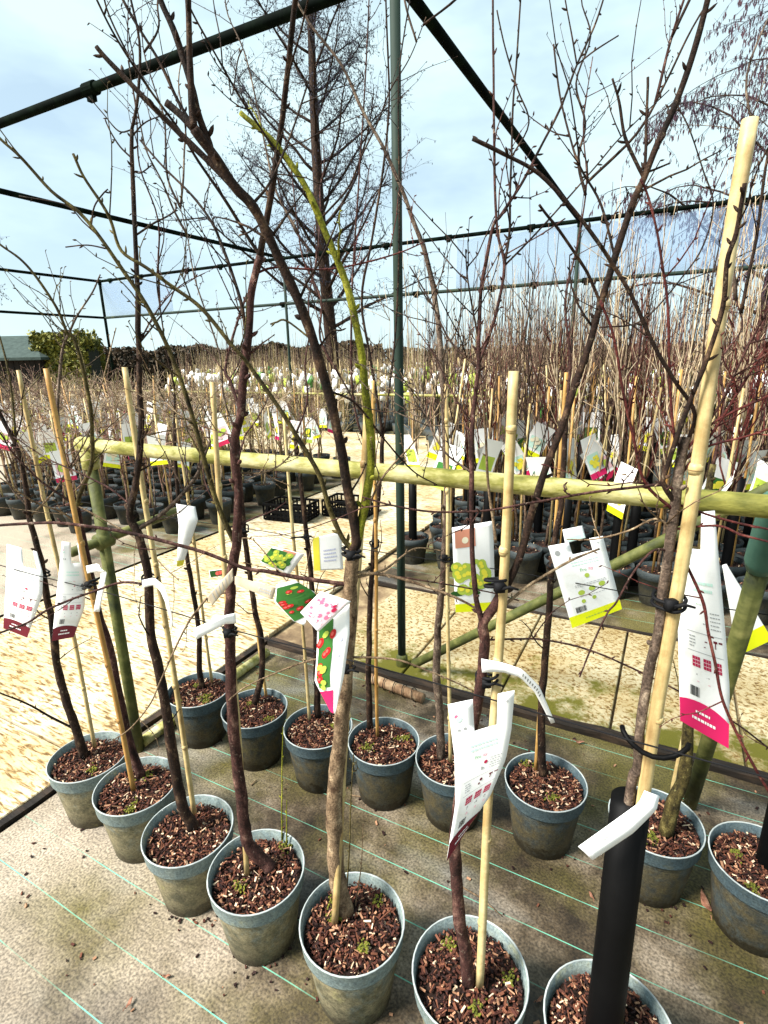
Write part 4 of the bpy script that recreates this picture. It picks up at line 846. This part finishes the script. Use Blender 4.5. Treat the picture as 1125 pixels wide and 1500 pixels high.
c.print_('icon', 'lime', [c.disc(.52, .43, .045), c.disc(.34, .62, .05, 1.3), c.disc(.55, .60, .05, 1.3), c.disc(.75, .58, .05, 1.3), c.disc(.34, .73, .04), c.disc(.55, .72, .04)]); c.lines('small_print', 'grey', .25, .85, .52, 2, .02, .006, 4); c.lines('small_print', 'grey', .3, .8, .67, 1, .02, .006, 6); c.barcode(.16, .78, .36, .85, 7); c.print_('icon', 'grey', [c.disc(.12, .1, .05, n=9), c.disc(.88, .07, .015)])
c = Card('plant_label', 'small white and mint card folded over above the tilted yellow-footed label', [(824, 776, 1.56), (828, 796, 1.55)], [(853, 770, 1.57), (858, 788, 1.56)], .002); c.print_('colour_band', 'mint', [c.rect(.05, .6, .95, .95)])
def fruit_card(name, label, left, right, ink, light, seed, band=None, top=None, n=14, area=(.08, .92, .35, .85), r=.085, bulge=.004, leafy=True):
    c = Card(name, label, left, right, bulge); q = random.Random(seed)
    if leafy: c.print_('photo_print', 'leaf', [c.rect(area[0]-.06, area[2]-.05, area[1]+.06, area[3]+.02, 6)])
    for k in range(10): c.print_('leaf_print', q.choice(('leafdark', 'lime', 'leaf')), [c.disc(q.uniform(area[0], area[1]), q.uniform(area[2], area[3]), q.uniform(.05, .1), 1.6, 8, q.random()*3)], .0013)
    for k in range(n): c.fruit(q.uniform(area[0]+.05, area[1]-.05), q.uniform(area[2]+.03, area[3]-.05), r*q.uniform(.8, 1.15), ink, light)
    if top: c.print_('photo_print', top, [c.rect(.06, .04, .55, .24, 3)]); c.print_('photo_print', 'cream', [c.disc(.3, .16, .08)], .0015)
    if band: c.band(band, .9, .0)
    return c
fruit_card('plant_label', 'upright label with green grapes and yellow foot behind the sixth front tree', [(662, 773, 1.60), (667, 897, 1.60)], [(722, 763, 1.62), (726, 894, 1.62)], 'lime', 'sun', 21, 'yellow', 'salmon', 22, (.0, .85, .40, .80), .13, leafy=False)
c = fruit_card('plant_label', 'label with red plums hanging diagonally from the fifth front tree', [(405, 856, 1.00), (402, 882, 1.0), (430, 910, 1.0), (445, 916, 1.0)], [(432, 850, 1.0), (462, 868, 1.01), (456, 890, 1.01), (447, 914, 1.0)], 'red', 'redlight', 22, None, None, 9, (.1, .95, .12, .8), .12)
c = fruit_card('plant_label', 'label with yellow green plums and salmon picture left of the fifth front tree', [(400, 800, 1.45), (381, 824, 1.45)], [(446, 812, 1.45), (424, 842, 1.45)], 'lime', 'sun', 23, None, None, 12, (.05, .7, .15, .9), .09)
c.print_('photo_print', 'salmon', [c.rect(.35, .02, .75, .2, 2)])
c = Card('plant_label', 'pink tinted picture card with white border, tilted beside the red plum label', [(470, 866, .985), (440, 897, .985)], [(514, 881, .98), (466, 926, .98)], .002); c.print_('photo_print', 'rose', [c.rect(.08, .08, .92, .92, 4)])
q = random.Random(5); c.print_('photo_print', 'pink', [c.disc(q.uniform(.15, .85), q.uniform(.15, .85), q.uniform(.03, .08), 1, 7, q.random()) for _ in range(14)], .0014); c.print_('photo_print', 'white', [c.disc(q.uniform(.15, .85), q.uniform(.15, .85), q.uniform(.02, .06), 1.5, 7, q.random()) for _ in range(12)], .0018); c.print_('photo_print', 'crimson', [c.disc(.8, .35, .07), c.disc(.72, .25, .05)], .002)
c = Card('plant_label', 'narrow hanging label with red fruit and magenta foot in front of the fifth trunk', [(465, 920, 1.0), (464, 960, 1.0), (461, 998, 1.0), (484, 1042, 1.0)], [(512, 884, 1.0), (512, 930, .99), (504, 990, .99), (491, 1046, .99)], .004)
c.print_('photo_print', 'leaf', [c.rect(.05, .02, .5, .7, 5)]); q = random.Random(8)
for k in range(9): c.fruit(q.uniform(.08, .5), q.uniform(.04, .62), .10, 'red', 'redlight')
c.print_('leaf_print', 'lime', [c.disc(q.uniform(.1, .55), q.uniform(.05, .7), .08, 1.3, 8) for _ in range(6)], .0024); c.print_('photo_print', 'lavender', [c.disc(.75, .25, .05, 1, 7), c.disc(.72, .4, .04, 1.2, 6)]); c.print_('colour_band', 'magenta', [c.rect(.0, .74, .62, 1., 4)])
c = Card('plant_label', 'white card with yellow left edge left of the fifth front trunk', [(458, 788, 1.85), (460, 836, 1.85)], [(500, 779, 1.86), (503, 834, 1.86)], .003); c.print_('colour_band', 'sun', [c.rect(.0, .0, .22, 1.)]); c.lines('small_print', 'lavender', .35, .8, .4, 4, .1, .04, 3)
M_KRAFT = mat('kraft_card', [(.34, .27, .18), (.50, .43, .32)], 20, .8)
c = Card('plant_label', 'beige pointed card back on the left of the fourth front trunk', [(341, 832, 1.12), (303, 874, 1.12)], [(342, 850, 1.12), (311, 887, 1.12)], .002, paper=M_KRAFT); c.lines('small_print', 'grey', .1, .9, .15, 6, .13, .03, 5)
c = Card('plant_label', 'beige card with row of printed digits right of the fourth front trunk', [(344, 844, 1.12), (344, 856, 1.12)], [(405, 861, 1.08), (399, 878, 1.08)], .002, paper=M_KRAFT); c.lines('small_print', 'grey', .62, .92, .3, 2, .25, .15, 7)
c = Card('plant_label', 'small dark framed picture card with red fruit left of the fourth front trunk', [(306, 836, 1.6), (308, 846, 1.6)], [(334, 833, 1.6), (333, 842, 1.6)], .0); c.print_('photo_print', 'leafdark', [c.rect(.03, .05, .97, .95, 2)]); c.print_('fruit', 'redlight', [c.disc(.45, .5, .12), c.disc(.6, .45, .12), c.disc(.75, .5, .1)], .002)
c = Card('plant_label', 'white crumpled card on the leftmost tree of the second row', [(258, 738, 1.98), (262, 770, 1.98), (259, 830, 1.98)], [(286, 742, 2.0), (290, 762, 1.99), (268, 828, 1.99)], .012)
c.print_('colour_band', 'sun', [c.rect(.0, .9, 1, 1.)])
# paper strips
def strip(label, left, right, bulge=.0):
    return Card('paper_strip', label, left, right, bulge, group='paper strips on the near trees', cat='paper strip', nv=16, nu=3)
c = strip('white strip with dark letter folded round the second front trunk', [(126, 829, 1.45), (145, 825, 1.44), (148, 842, 1.44), (137, 896, 1.44)], [(128, 840, 1.45), (138, 838, 1.44), (157, 836, 1.43), (146, 896, 1.44)])
c = strip('thin curled white strip hanging from the third front trunk', [(208, 850, 1.28), (226, 846, 1.27), (240, 858, 1.25), (248, 880, 1.24), (254, 916, 1.24)], [(209, 861, 1.28), (226, 857, 1.27), (235, 866, 1.25), (243, 884, 1.24), (252, 917, 1.24)])
c = strip('broad white strip sticking out left of the fourth front trunk', [(345, 898, 1.11), (330, 901, 1.10), (308, 910, 1.09), (283, 921, 1.08)], [(346, 913, 1.11), (330, 914, 1.10), (312, 924, 1.09), (287, 937, 1.08)])
c = strip('long white printed strip arching right from the sixth front cane', [(705, 965, .93), (735, 970, .93), (765, 980, .93), (790, 1005, .94), (802, 1032, .95), (813, 1058, .96)], [(706, 985, .93), (735, 984, .93), (762, 992, .93), (783, 1014, .94), (796, 1038, .95), (807, 1060, .96)], .0); c.lines('small_print', 'black', .35, .7, .35, 9, .035, .012, 4)
c = strip('white paper strip tied at the top of the front black trunk guard', [(944, 1158, .82), (936, 1176, .81), (900, 1202, .80), (847, 1240, .78)], [(966, 1166, .82), (962, 1186, .81), (928, 1220, .80), (868, 1260, .78)], .001); c.lines('small_print', 'grey', .35, .5, .70, 2, .03, .012, 4)

# ---------------------------------------------------------------- litter on the fabric
M_LEAF = mat('dry_leaf', [(.10, .035, .02), (.28, .13, .08), (.42, .27, .18)], 30, .8)
def leaf(x, y, l, rz, label, curl=.4):
    p = at_z(x, y, .006); mb = MB(); n = 8; vs = []; w_ = l*.36
    for i in range(n+1):
        f = i/n; w = w_*math.sin(math.pi*min(1, f*.96+.02))**.8*(1-.25*f)
        for s_ in (-1, 0, 1): vs.append((l*(f-.5), s_*w*.5, .003+curl*l*.25*(2*f-1)**2+(.12*w if s_ else 0)+.002*math.sin(f*11)))
    fs = [(i*3+j, i*3+j+1, i*3+j+4, i*3+j+3) for i in range(n) for j in range(2)]
    mb.add(vs, fs); mb.tube([(-l*.5, 0, .006), (-l*.62, .002, .012), (-l*.75, .004, .006)], [.0015, .0012, .001], 5)
    o = mb.build('dead_leaf', M_LEAF); o.location = p; o.rotation_euler = (0, 0, rz); sm = o.modifiers.new('thick', 'SOLIDIFY'); sm.thickness = .0006
    tag(o, label, 'leaf', 'dead leaves on the fabric')
leaf(1033, 1325, .075, 1.9, 'curled pale brown dead leaf beside the rightmost pot', .9)
leaf(866, 1313, .03, 2.2, 'reddish dead leaf between the black guard and the sixth second-row pot')
leaf(848, 1088, .05, .3, 'dry leaf lying against the black edging at the back of the bed', .8)
leaf(791, 1465, .028, 1.1, 'small brown leaf left of the front black guard pot')
leaf(244, 1431, .026, .6, 'brown leaf scrap on the open fabric at lower left')
leaf(190, 1470, .03, 1.9, 'thin brown leaf near the lower left green thread')
mb = MB(); q = random.Random(31)
for _ in range(420):
    x = q.uniform(-2.0, 1.2); y = q.uniform(.1, 2.25); s_ = q.uniform(.002, .0075)
    rot = Matrix.Rotation(q.uniform(0, 6.28), 3, 'Z') @ Matrix.Rotation(q.gauss(0, .4), 3, 'X'); mb.cur = q.choice((0, 0, 1, 2, 3))
    mb.box((x, y, .004), (s_*q.uniform(1, 2.6), s_, s_*.5), rot)
for (x, y) in ((276, 1330), (376, 1395), (516, 1480), (561, 1165), (799, 1240), (960, 1310), (300, 1075)):
    p = at_z(x, y, 0)
    for _ in range(40):
        mb.cur = q.choice((0, 0, 1)); mb.box((p.x+q.gauss(0, .05), p.y+q.gauss(0, .04), .004), (q.uniform(.003, .012), q.uniform(.003, .007), .004), Matrix.Rotation(q.uniform(0, 6.28), 3, 'Z'))
o = mb.build('soil_crumbs', CHIPS[:4], smooth=False); tag(o, 'dark soil crumbs and bark bits scattered on the fabric', 'soil', kind='stuff')
for k, (a, b_) in enumerate((((515, 1165), (550, 1176)), ((678, 1300), (735, 1342)), ((368, 1150), (376, 1143)))):
    p = at_z(*a, .004); e_ = at_z(*b_, .004); mb = MB(); mb.tube([p, p.lerp(e_, .5)+Vector((0, .006, .004)), e_], [.003, .0025, .0015], 6)
    tag(mb.build('fallen_twig', BARK['tan']), ('pale fallen twig behind the fourth second-row pot', 'dark fallen twig beside the sixth front pot', 'tiny fallen twig in front of the second second-row pot')[k], 'twig')

# ---------------------------------------------------------------- potted trees beyond the path
def bg_parts(seed, kind):
    q = random.Random(seed); mt = MB(); mb = MB()
    h = q.uniform(2.25, 2.75) if kind == 'R' else q.uniform(1.30, 1.65)
    th = q.uniform(.8, 1.1) if kind == 'R' else q.uniform(.7, .9)
    lean = Vector((q.gauss(0, .03), q.gauss(0, .03), 0)); tp = [Vector((0, 0, .2))+lean*f*th+Vector((q.gauss(0, .006), q.gauss(0, .006), th*f)) for f in [i/6 for i in range(7)]]
    mt.tube(tp, [.0125-.0045*i/6 for i in range(7)], 7)
    n = q.randint(8, 12) if kind == 'R' else q.randint(9, 13)
    for k in range(n):
        s_ = tp[q.randint(2, 6)] if k > 1 else tp[6]; a = q.uniform(0, 6.283)
        if kind == 'R': out = q.uniform(.05, .30); l = q.uniform(.5, h-s_.z)
        else: out = q.uniform(.15, .5); l = q.uniform(.1, max(.3, (h-s_.z)))
        pts = [s_]; m_ = 6
        for i in range(1, m_+1):
            f = i/m_; pts.append(s_+Vector((math.cos(a)*out*f**.65, math.sin(a)*out*f**.65, l*f))+Vector((q.gauss(0, .012), q.gauss(0, .012), 0)))
        r0 = q.uniform(.004, .0065); mb.tube(pts, [r0*(1-.68*i/m_) for i in range(m_+1)], 5)
        for j in range(q.randint(2, 5)):
            b0 = pts[q.randint(1, 5)]; a2 = a+q.uniform(-1.6, 1.6); l2 = q.uniform(.06, .32); up_ = q.uniform(.2, 1.2) if kind == 'R' else q.uniform(-.1, .9)
            e_ = b0+Vector((math.cos(a2)*.5, math.sin(a2)*.5, up_)).normalized()*l2; mid = b0.lerp(e_, .5)+Vector((q.gauss(0, .012), q.gauss(0, .012), q.gauss(0, .01)))
            mb.tube([b0, mid, e_], [r0*.5, r0*.42, r0*.22], 4)
    hs = q.uniform(1.2, 1.65) if kind == 'R' else q.uniform(1.1, 1.5); ms = MB(); ms.tube([(.035, 0, .2), (.04+q.gauss(0, .02), q.gauss(0, .02), hs*.6), (.05+q.gauss(0, .03), q.gauss(0, .03), hs)], [.009, .0085, .008], 7)
    return mt, mb, ms
BK = ['dark', 'purple', 'olive', 'grey', 'red', 'tan']
PROTO = {'R': [], 'L': []}
for kind, barks in (('R', ['purple', 'far_dark', 'red', 'far_tan', 'far_purple', 'dark', 'far_dark']), ('L', ['far_tan', 'far_dark', 'far_purple', 'far_olive', 'far_tan', 'far_purple'])):
    for i, bk in enumerate(barks):
        mt, mb, ms = bg_parts(100+i+(50 if kind == 'L' else 0), kind)
        PROTO[kind].append((mt.mesh('trunk', BARK[bk if kind == 'L' else 'far_dark']), mb.mesh('branches', BARK[bk]), ms.mesh('stake', M_BAMBOO if i % 3 else M_BAMBOO2)))
mg = MB(); mg.lathe([(.036, .19), (.035, .5), (.034, .82), (.030, .82), (.030, .3)], 14); GUARD = mg.mesh('trunk_guard', M_BLACK)
# labels for the far rows: card, picture, band
def far_label(i):
    q = random.Random(300+i); w, h = q.uniform(.11, .15), q.uniform(.20, .30); mb = MB()
    def sheet(u0, v0, u1, v1, y, bend=.02):
        n = 4; vs = []
        for j in range(n+1):
            for k in range(3):
                u = u0+(u1-u0)*k/2; v = v0+(v1-v0)*j/n; vs.append(((u-.5)*w, y+bend*math.sin(v*2.4), -v*h))
        return vs, [(j*3+k, j*3+k+1, (j+1)*3+k+1, (j+1)*3+k) for j in range(n) for k in range(2)]
    mb.add(*sheet(0, 0, 1, 1, 0)); card = mb.mesh('card', M_PAPER)
    def pr(ink, *a):
        m_ = MB()
        for s_ in (-.0014, .0014): m_.add(*sheet(*a, s_))
        return m_.mesh('print', INK[ink], smooth=False)
    col = [('mint', 'yellow'), ('leaf', 'lime'), ('rose', 'crimson'), ('cream', 'yellow'), ('lime', 'yellow'), ('mint', 'magenta')][i % 6]
    md = MB()
    for s_ in (-.002, .002):
        for k in range(8):
            u, v, r_ = q.uniform(.25, .75), q.uniform(.46, .72), q.uniform(.010, .017); n = 8; yb = .02*math.sin(v*2.4)
            md.add([((u-.5)*w+r_*math.cos(6.283*j/n), yb+s_+(.0006*k if s_ > 0 else -.0006*k), -v*h+r_*math.sin(6.283*j/n)) for j in range(n)], [tuple(range(n))])
    return card, pr(col[0], .12, .42, .88, .78), pr(col[1], 0, .86, 1, 1), md.mesh('fruit', INK[q.choice(('sun', 'lime', 'red', 'cream'))], smooth=False)
FL = [far_label(i) for i in range(6)]
qb = random.Random(99); count = {'R': 0, 'L': 0}
def bg_tree(x, y, kind, label, group, lab_p=.5, lab_label=''):
    t_, b_, s_ = PROTO[kind][qb.randrange(len(PROTO[kind]))]
    o = thing('potted_tree', (x+qb.gauss(0, .02), y+qb.gauss(0, .02), 0), label, 'potted tree', group); o.rotation_euler = (0, 0, qb.uniform(0, 6.283)); sc = qb.uniform(.92, 1.08); o.scale = (1, 1, sc)
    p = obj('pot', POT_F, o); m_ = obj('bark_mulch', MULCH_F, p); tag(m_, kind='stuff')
    tr_ = obj('trunk', t_, o); obj('branches', b_, tr_); obj('stake', s_, o)
    if kind == 'R' and qb.random() < .75: obj('trunk_guard', GUARD, o)
    count[kind] += 1
    if qb.random() < lab_p:
        f = FL[qb.randrange(6)]; a = qb.uniform(0, 6.283); z = qb.uniform(.95, 1.25) if kind == 'R' else qb.uniform(.85, 1.2)
        e_ = thing('plant_label', (x+.10*math.cos(a)+(.07 if kind == 'L' else 0), y-.10, z), lab_label, 'plant label', 'fruit labels in '+group)
        e_.rotation_euler = (qb.gauss(0, .2), qb.gauss(0, .25), qb.gauss(.45, .7))
        e_.scale = (1.25, 1.25, 1.25) if kind == 'L' else (1.25, 1.25, 1.25); c_ = obj('card', f[0], e_); obj('photo_print', f[1], e_); obj('colour_band', f[2], e_); tag(obj('fruit_print', f[3], e_), kind='stuff')
NUM = ['one', 'two', 'three', 'four', 'five', 'six', 'seven', 'eight', 'nine', 'ten']
ORD = ['first', 'second', 'third', 'fourth', 'fifth', 'sixth', 'seventh', 'eighth', 'ninth', 'tenth', 'eleventh', 'twelfth', 'thirteenth', 'fourteenth', 'fifteenth', 'sixteenth', 'seventeenth', 'eighteenth', 'nineteenth', 'twentieth', 'twenty-first', 'twenty-second', 'twenty-third', 'twenty-fourth']
for j in range(9):
    y = 3.98+.33*j
    for i in range(11):
        x = -1.83+.31*i+(.15 if j % 2 else 0)
        if x > .55+.16*(y-4)+.35: continue
        bg_tree(x, y, 'R', 'upright bare tree, %s from the left in right block row %s' % (ORD[i], NUM[j]), 'the block of trees right of the path', .85 if j < 3 else .5, 'fruit label on the %s tree from the left, right block row %s' % (ORD[i], NUM[j]))
for j in range(10):
    y = 3.35+.41*j; k = 0
    for i in range(24):
        x = -4.28-.37*i-(.18 if j % 2 else 0)
        if x < -4.3-1.55*(y-1.6): continue
        if y < 3.7 and x > -5.2: continue
        bg_tree(x, y, 'L', 'bushy tree with cane, %s from the path in left block row %s' % (ORD[k], NUM[j]), 'the block of trees left of the path', .95, 'fruit label on the %s tree from the path, left block row %s' % (ORD[k], NUM[j])); k += 1
# everything farther off reads as one mass of whips, canes and pots
def far_mass(name, x0, x1, y0, y1, n, label, hs, seed):
    q = random.Random(seed); mb = MB()
    for _ in range(n):
        f = q.random()**1.4; y = y0+(y1-y0)*f; y = y0+round((y-y0)/.5)*.5+q.gauss(0, .06); x = q.uniform(x0-(y-y0)*.9, x1+(y-y0)*.25); h = q.uniform(*hs); rs = 1+(y-y0)*.025
        mb.cur = q.choices((0, 1, 2, 3, 4), (3, 3, 2, 3, 3))[0]
        for k in range(q.randint(3, 5)):
            a = q.uniform(0, 6.283); o_ = q.uniform(.05, .35); z0 = q.uniform(.4, .9); hh = h*q.uniform(.75, 1.05)
            mb.tube([(x, y, z0), (x+math.cos(a)*o_*.6, y+math.sin(a)*o_*.6, z0+(hh-z0)*.4), (x+math.cos(a)*o_, y+math.sin(a)*o_, hh)], [.006*rs, .005*rs, .0022*rs], 3, cap=False)
        mb.tube([(x, y, .2), (x, y, .9)], [.014*rs, .012*rs], 4, cap=False)
        if q.random() < .7:
            mb.cur = 5; mb.tube([(x+.04, y, .2), (x+q.gauss(0, .04), y+q.gauss(0, .04), q.uniform(1.2, 1.7))], .008*rs, 4)
        if q.random() < .85:
            mb.cur = q.choice((6, 6, 6, 6, 7, 8)); mb.box((x+q.gauss(0, .08), y-.12, q.uniform(.8, 1.35)), (.13, .004, .22), Matrix.Rotation(q.gauss(.4, .7), 3, 'Z') @ Matrix.Rotation(q.gauss(0, .3), 3, 'Y'))
        mb.cur = 9; mb.lathe([(.10, 0), (.14, .245), (.11, .22), (.0, .22)], 8, (x, y, -.01))
    o = mb.build(name, [BARK['far_dark'], BARK['dark'], BARK['far_purple'], BARK['far_olive'], BARK['far_tan'], M_BAMBOO, M_PAPER, INK['lime'], INK['leaf'], M_POT_FAR]); tag(o, label, 'trees', kind='stuff')
far_mass('far_tree_rows', -13, .8, 11.3, 34, 1500, 'far rows of bare nursery trees, canes and labels merging into one mass', (1.7, 2.5), 5)
far_mass('far_tree_rows', -2.2, 2.6, 7.6, 12, 230, 'dense far whips behind the right hand block of trees', (2.3, 2.95), 6)

# ---------------------------------------------------------------- crates on the path
def crate(loc, rz, label):
    root = thing('plastic_crate', loc, label, 'crate', 'black crates on the path'); root.rotation_euler = (0, 0, rz); L_, W_, H_ = .50, .34, .20
    mb = MB(); mb.box((0, 0, .012), (L_, W_, .02)); mb.build('base', M_BLACK, root, False)
    for nm, c_, sz, ax in (('side', (0, -W_/2, 0), (L_, .014), 0), ('side', (0, W_/2, 0), (L_, .014), 0), ('end', (-L_/2, 0, 0), (W_, .014), 1), ('end', (L_/2, 0, 0), (W_, .014), 1)):
        mb = MB(); n = 9 if ax == 0 else 6
        for k in range(n+1):
            t_ = -sz[0]/2+sz[0]*k/n; mb.box((c_[0]+(t_ if ax == 0 else 0), c_[1]+(t_ if ax else 0), H_*.45), (.016, .012, H_*.8))
        for z in (.05, .10, H_-.02): mb.box((c_[0], c_[1], z), ((sz[0]+.012, .017, .022) if ax == 0 else (.017, sz[0]+.012, .022)))
        mb.build(nm, M_BLACK, root, False)
crate((-3.62, 4.62, .008), .1, 'black slatted plastic crate on the pale path left of centre')
crate((-3.1, 5.0, .008), .05, 'second black plastic crate just behind the first one')

# ---------------------------------------------------------------- hut, hedges, big trees
def build_hut():
    D = 21.; root = thing('wooden_hut', at_z(10, 585), 'dark hut with grey green hipped roof at the left edge', 'hut')
    root.rotation_euler = (0, 0, YAW); root.location = at_d(-60, 560, D); root.location.z = 0
    M_W = mat('black_hut_boards', [(.006, .005, .005), (.02, .016, .013)], 8, .8, .3, stretch=(1, 1, .1)); M_R = mat('green_roof_felt', [(.018, .032, .028), (.045, .068, .06)], 6, .9, .3)
    for k in range(32):                              # upright boards of the front
        mb = MB(); mb.box((-3+.2*k-.1, .012*(k % 2), 1.0), (.185, .05, 2.0)); mb.build('board', M_W, root, False)
    mb = MB(); mb.box((.05, 2., 1.0), (6.3, 3.9, 2.0)); mb.build('wall', M_W, root, False)
    mb = MB(); x0, x1, y0, y1, z0, z1 = -3.5, 3.45, -.35, 4.3, 1.98, 2.85
    mb.add([(x0, y0, z0), (x1, y0, z0), (x1, y1, z0), (x0, y1, z0), (x0+1.6, 2, z1), (x1-1.5, 2, z1), (x0, y0, z0-.1), (x1, y0, z0-.1), (x1, y1, z0-.1), (x0, y1, z0-.1)],
           [(0, 1, 5, 4), (1, 2, 5), (2, 3, 4, 5), (3, 0, 4), (0, 6, 7, 1), (1, 7, 8, 2), (2, 8, 9, 3), (3, 9, 6, 0), (9, 8, 7, 6)]); mb.build('roof', M_R, root, False)
build_hut()
def hedge(a, b, w, h, n, cols, label, seed, ls=.09):
    q = random.Random(seed); a = Vector(a); b = Vector(b); d = b-a; s_ = Vector((-d.y, d.x, 0)).normalized(); root = thing('hedge', a, label, 'hedge'); mb = MB()
    for _ in range(n):
        f = q.random(); u = q.uniform(-1, 1); z = h*q.random()**.5*(1+.05*math.sin(f*23)+.04*math.sin(f*51))
        if z < h*.8 and abs(u) < .6: u = math.copysign(q.uniform(.6, 1), u)
        p = d*f+s_*u*w/2+Vector((0, 0, z)); e1_ = Vector((q.gauss(0, 1), q.gauss(0, 1), q.gauss(0, 1))).normalized(); e2_ = e1_.orthogonal().normalized(); l = ls*q.uniform(.6, 1.4)
        mb.cur = q.randrange(len(cols)); mb.add([p-e1_*l, p+e2_*l*.5, p+e1_*l, p-e2_*l*.5], [(0, 1, 2, 3)])
    mb.build('foliage', cols, root, False); mb = MB(); mb.box(d*.5+Vector((0, 0, h*.42)), (d.length*.96, w*.55, h*.8), Matrix.Rotation(math.atan2(d.y, d.x), 3, 'Z')); mb.build('core', flat('hedge_core', (.008, .010, .004), .9), root, False)
G1 = [flat('hedge_leaf_%d' % i, c, .7) for i, c in enumerate([(.05, .06, .008), (.11, .11, .012), (.17, .16, .02)])]; G2 = [flat('dark_hedge_leaf_%d' % i, c, .8) for i, c in enumerate([(.014, .013, .007), (.035, .024, .012), (.055, .035, .02)])]
pa = at_d(66, 540, 22); pb = at_d(142, 538, 22); pa.z = pb.z = 0; hedge(pa, pb, 1.6, 2.75, 9000, G1, 'trimmed yellow green hedge beside the hut', 3)
pa = at_d(130, 540, 34); pb = at_d(560, 538, 34); pa.z = pb.z = 0; hedge(pa, pb, 1.6, 2.55, 15000, G2, 'long low dark hedge along the back of the nursery', 4, .13)
pa = at_d(560, 540, 42); pb = at_d(1250, 538, 42); pa.z = pb.z = 0; hedge(pa, pb, 1.6, 2.3, 9000, G2, 'dark hedge far behind the right hand trees', 5, .15)

def big_tree(base, h, r0, seed, label, n1, spread, lean=(0, 0), droop=0., catkin=False, z1=.16, m_tr='dark', tipn=5, twig_m=None, fine=1.0, topw=.25):
    q = random.Random(seed); root = thing('bare_tree', base, label, 'tree'); nT = 14
    tp = [Vector((lean[0]*f*h+.06*math.sin(f*7+seed), lean[1]*f*h+.05*math.cos(f*6), h*f)) for f in [i/nT for i in range(nT+1)]]
    mb = MB(); mb.tube(tp, [r0*(1-.86*i/nT) for i in range(nT+1)], 10); trk = mb.build('trunk', BARK[m_tr], root)
    tw = MB(); tips = MB()
    for k in range(n1):
        f = z1+(1-z1)*(k+q.random())/n1; i = min(nT-1, int(f*nT)); s_ = tp[i].lerp(tp[i+1], f*nT-i); a = k*2.4+q.uniform(-.5, .5); l = spread*(1-(1-topw)*f)*q.uniform(.75, 1.15)
        d = Vector((math.cos(a), math.sin(a), q.uniform(.35, .75))).normalized(); pts = [s_]; n = 8
        for j in range(n):
            d = (d+Vector((q.gauss(0, .10), q.gauss(0, .10), q.gauss(.10-droop*j/n, .08)))).normalized(); pts.append(pts[-1]+d*l/n)
        rb = max(.012, r0*.30*(1-.7*f)); mb = MB(); mb.tube(pts, [rb*(1-.78*j/n) for j in range(n+1)], 6); mb.build('limb', BARK[m_tr], trk)
        for j in range(1, n+1):
            for _ in range(int(round(3*fine))):
                d2 = ((pts[j]-pts[j-1]).normalized()*.7+Vector((q.gauss(0, .7), q.gauss(0, .7), q.gauss(.15-droop*1.2, .45)))).normalized(); l2 = l*q.uniform(.12, .30); p = pts[j]; P2 = [p]
                for m_ in range(4):
                    d2 = (d2+Vector((q.gauss(0, .16), q.gauss(0, .16), q.gauss(.06-droop*.55, .14)))).normalized(); P2.append(P2[-1]+d2*l2/4)
                tw.cur = 0; tw.tube(P2, [rb*.22+.002, rb*.18+.002, rb*.13+.002, .0034, .0026], 3, cap=False)
                for m_ in range(1, 5):
                    for _2 in range(tipn//2):
                        d3 = (d2*.5+Vector((q.gauss(0, .7), q.gauss(0, .7), q.gauss(.1-droop*1.4, .5)))).normalized(); e_ = P2[m_]+d3*q.uniform(.12, .34); tw.tube([P2[m_], P2[m_].lerp(e_, .5)+Vector((q.gauss(0, .02), q.gauss(0, .02), -.03*droop)), e_], [.0032, .0027, .0021], 3, cap=False)
                        for _3 in range(2 if catkin else 1):
                            c_ = P2[m_].lerp(e_, q.uniform(.4, 1)); ll = q.uniform(.06, .12) if catkin else q.uniform(.025, .05); rr = .010 if catkin else .011
                            tips.tube([c_, c_-Vector((q.gauss(0, .01), q.gauss(0, .01), ll*.5)), c_-Vector((0, 0, ll))], [rr*.5, rr, rr*.3], 4, cap=False)
    o = tw.build('twigs', M_TWIG, root); tag(o, kind='stuff'); o = tips.build('catkins' if catkin else 'buds', twig_m, root); tag(o, kind='stuff')
M_TWIG = mat('fine_grey_twigs', [(.012, .011, .014), (.035, .03, .034)], 2, .9); M_TIP = mat('dark_blue_grey_buds', [(.03, .035, .06), (.07, .07, .11)], 3, .9); M_CAT = mat('purple_brown_catkins', [(.03, .02, .04), (.09, .04, .05)], 2, .9)
p = at_d(492, 620, 15.); p.z = 0; big_tree(p, 13.5, .20, 2, 'tall bare tree with straight dark trunk rising behind the frame', 60, 4.3, (-.018, -.01), .06, False, .17, 'dark', 5, M_TIP)
p = at_d(1088, 620, 11.5); p.z = 0; big_tree(p, 7.8, .17, 3, 'bare tree hung with purple catkins at the upper right', 28, 3.9, (.04, .03), .42, True, .28, 'dark', 4, M_CAT, topw=.75)
p = at_d(-48, 640, 13.); p.z = 0; big_tree(p, 5.4, .13, 4, 'bare tree reaching in from the left edge', 22, 2.3, (0, 0), .15, False, .35, 'dark', 4, M_TIP, topw=.6, fine=.8)
print('bg', count)
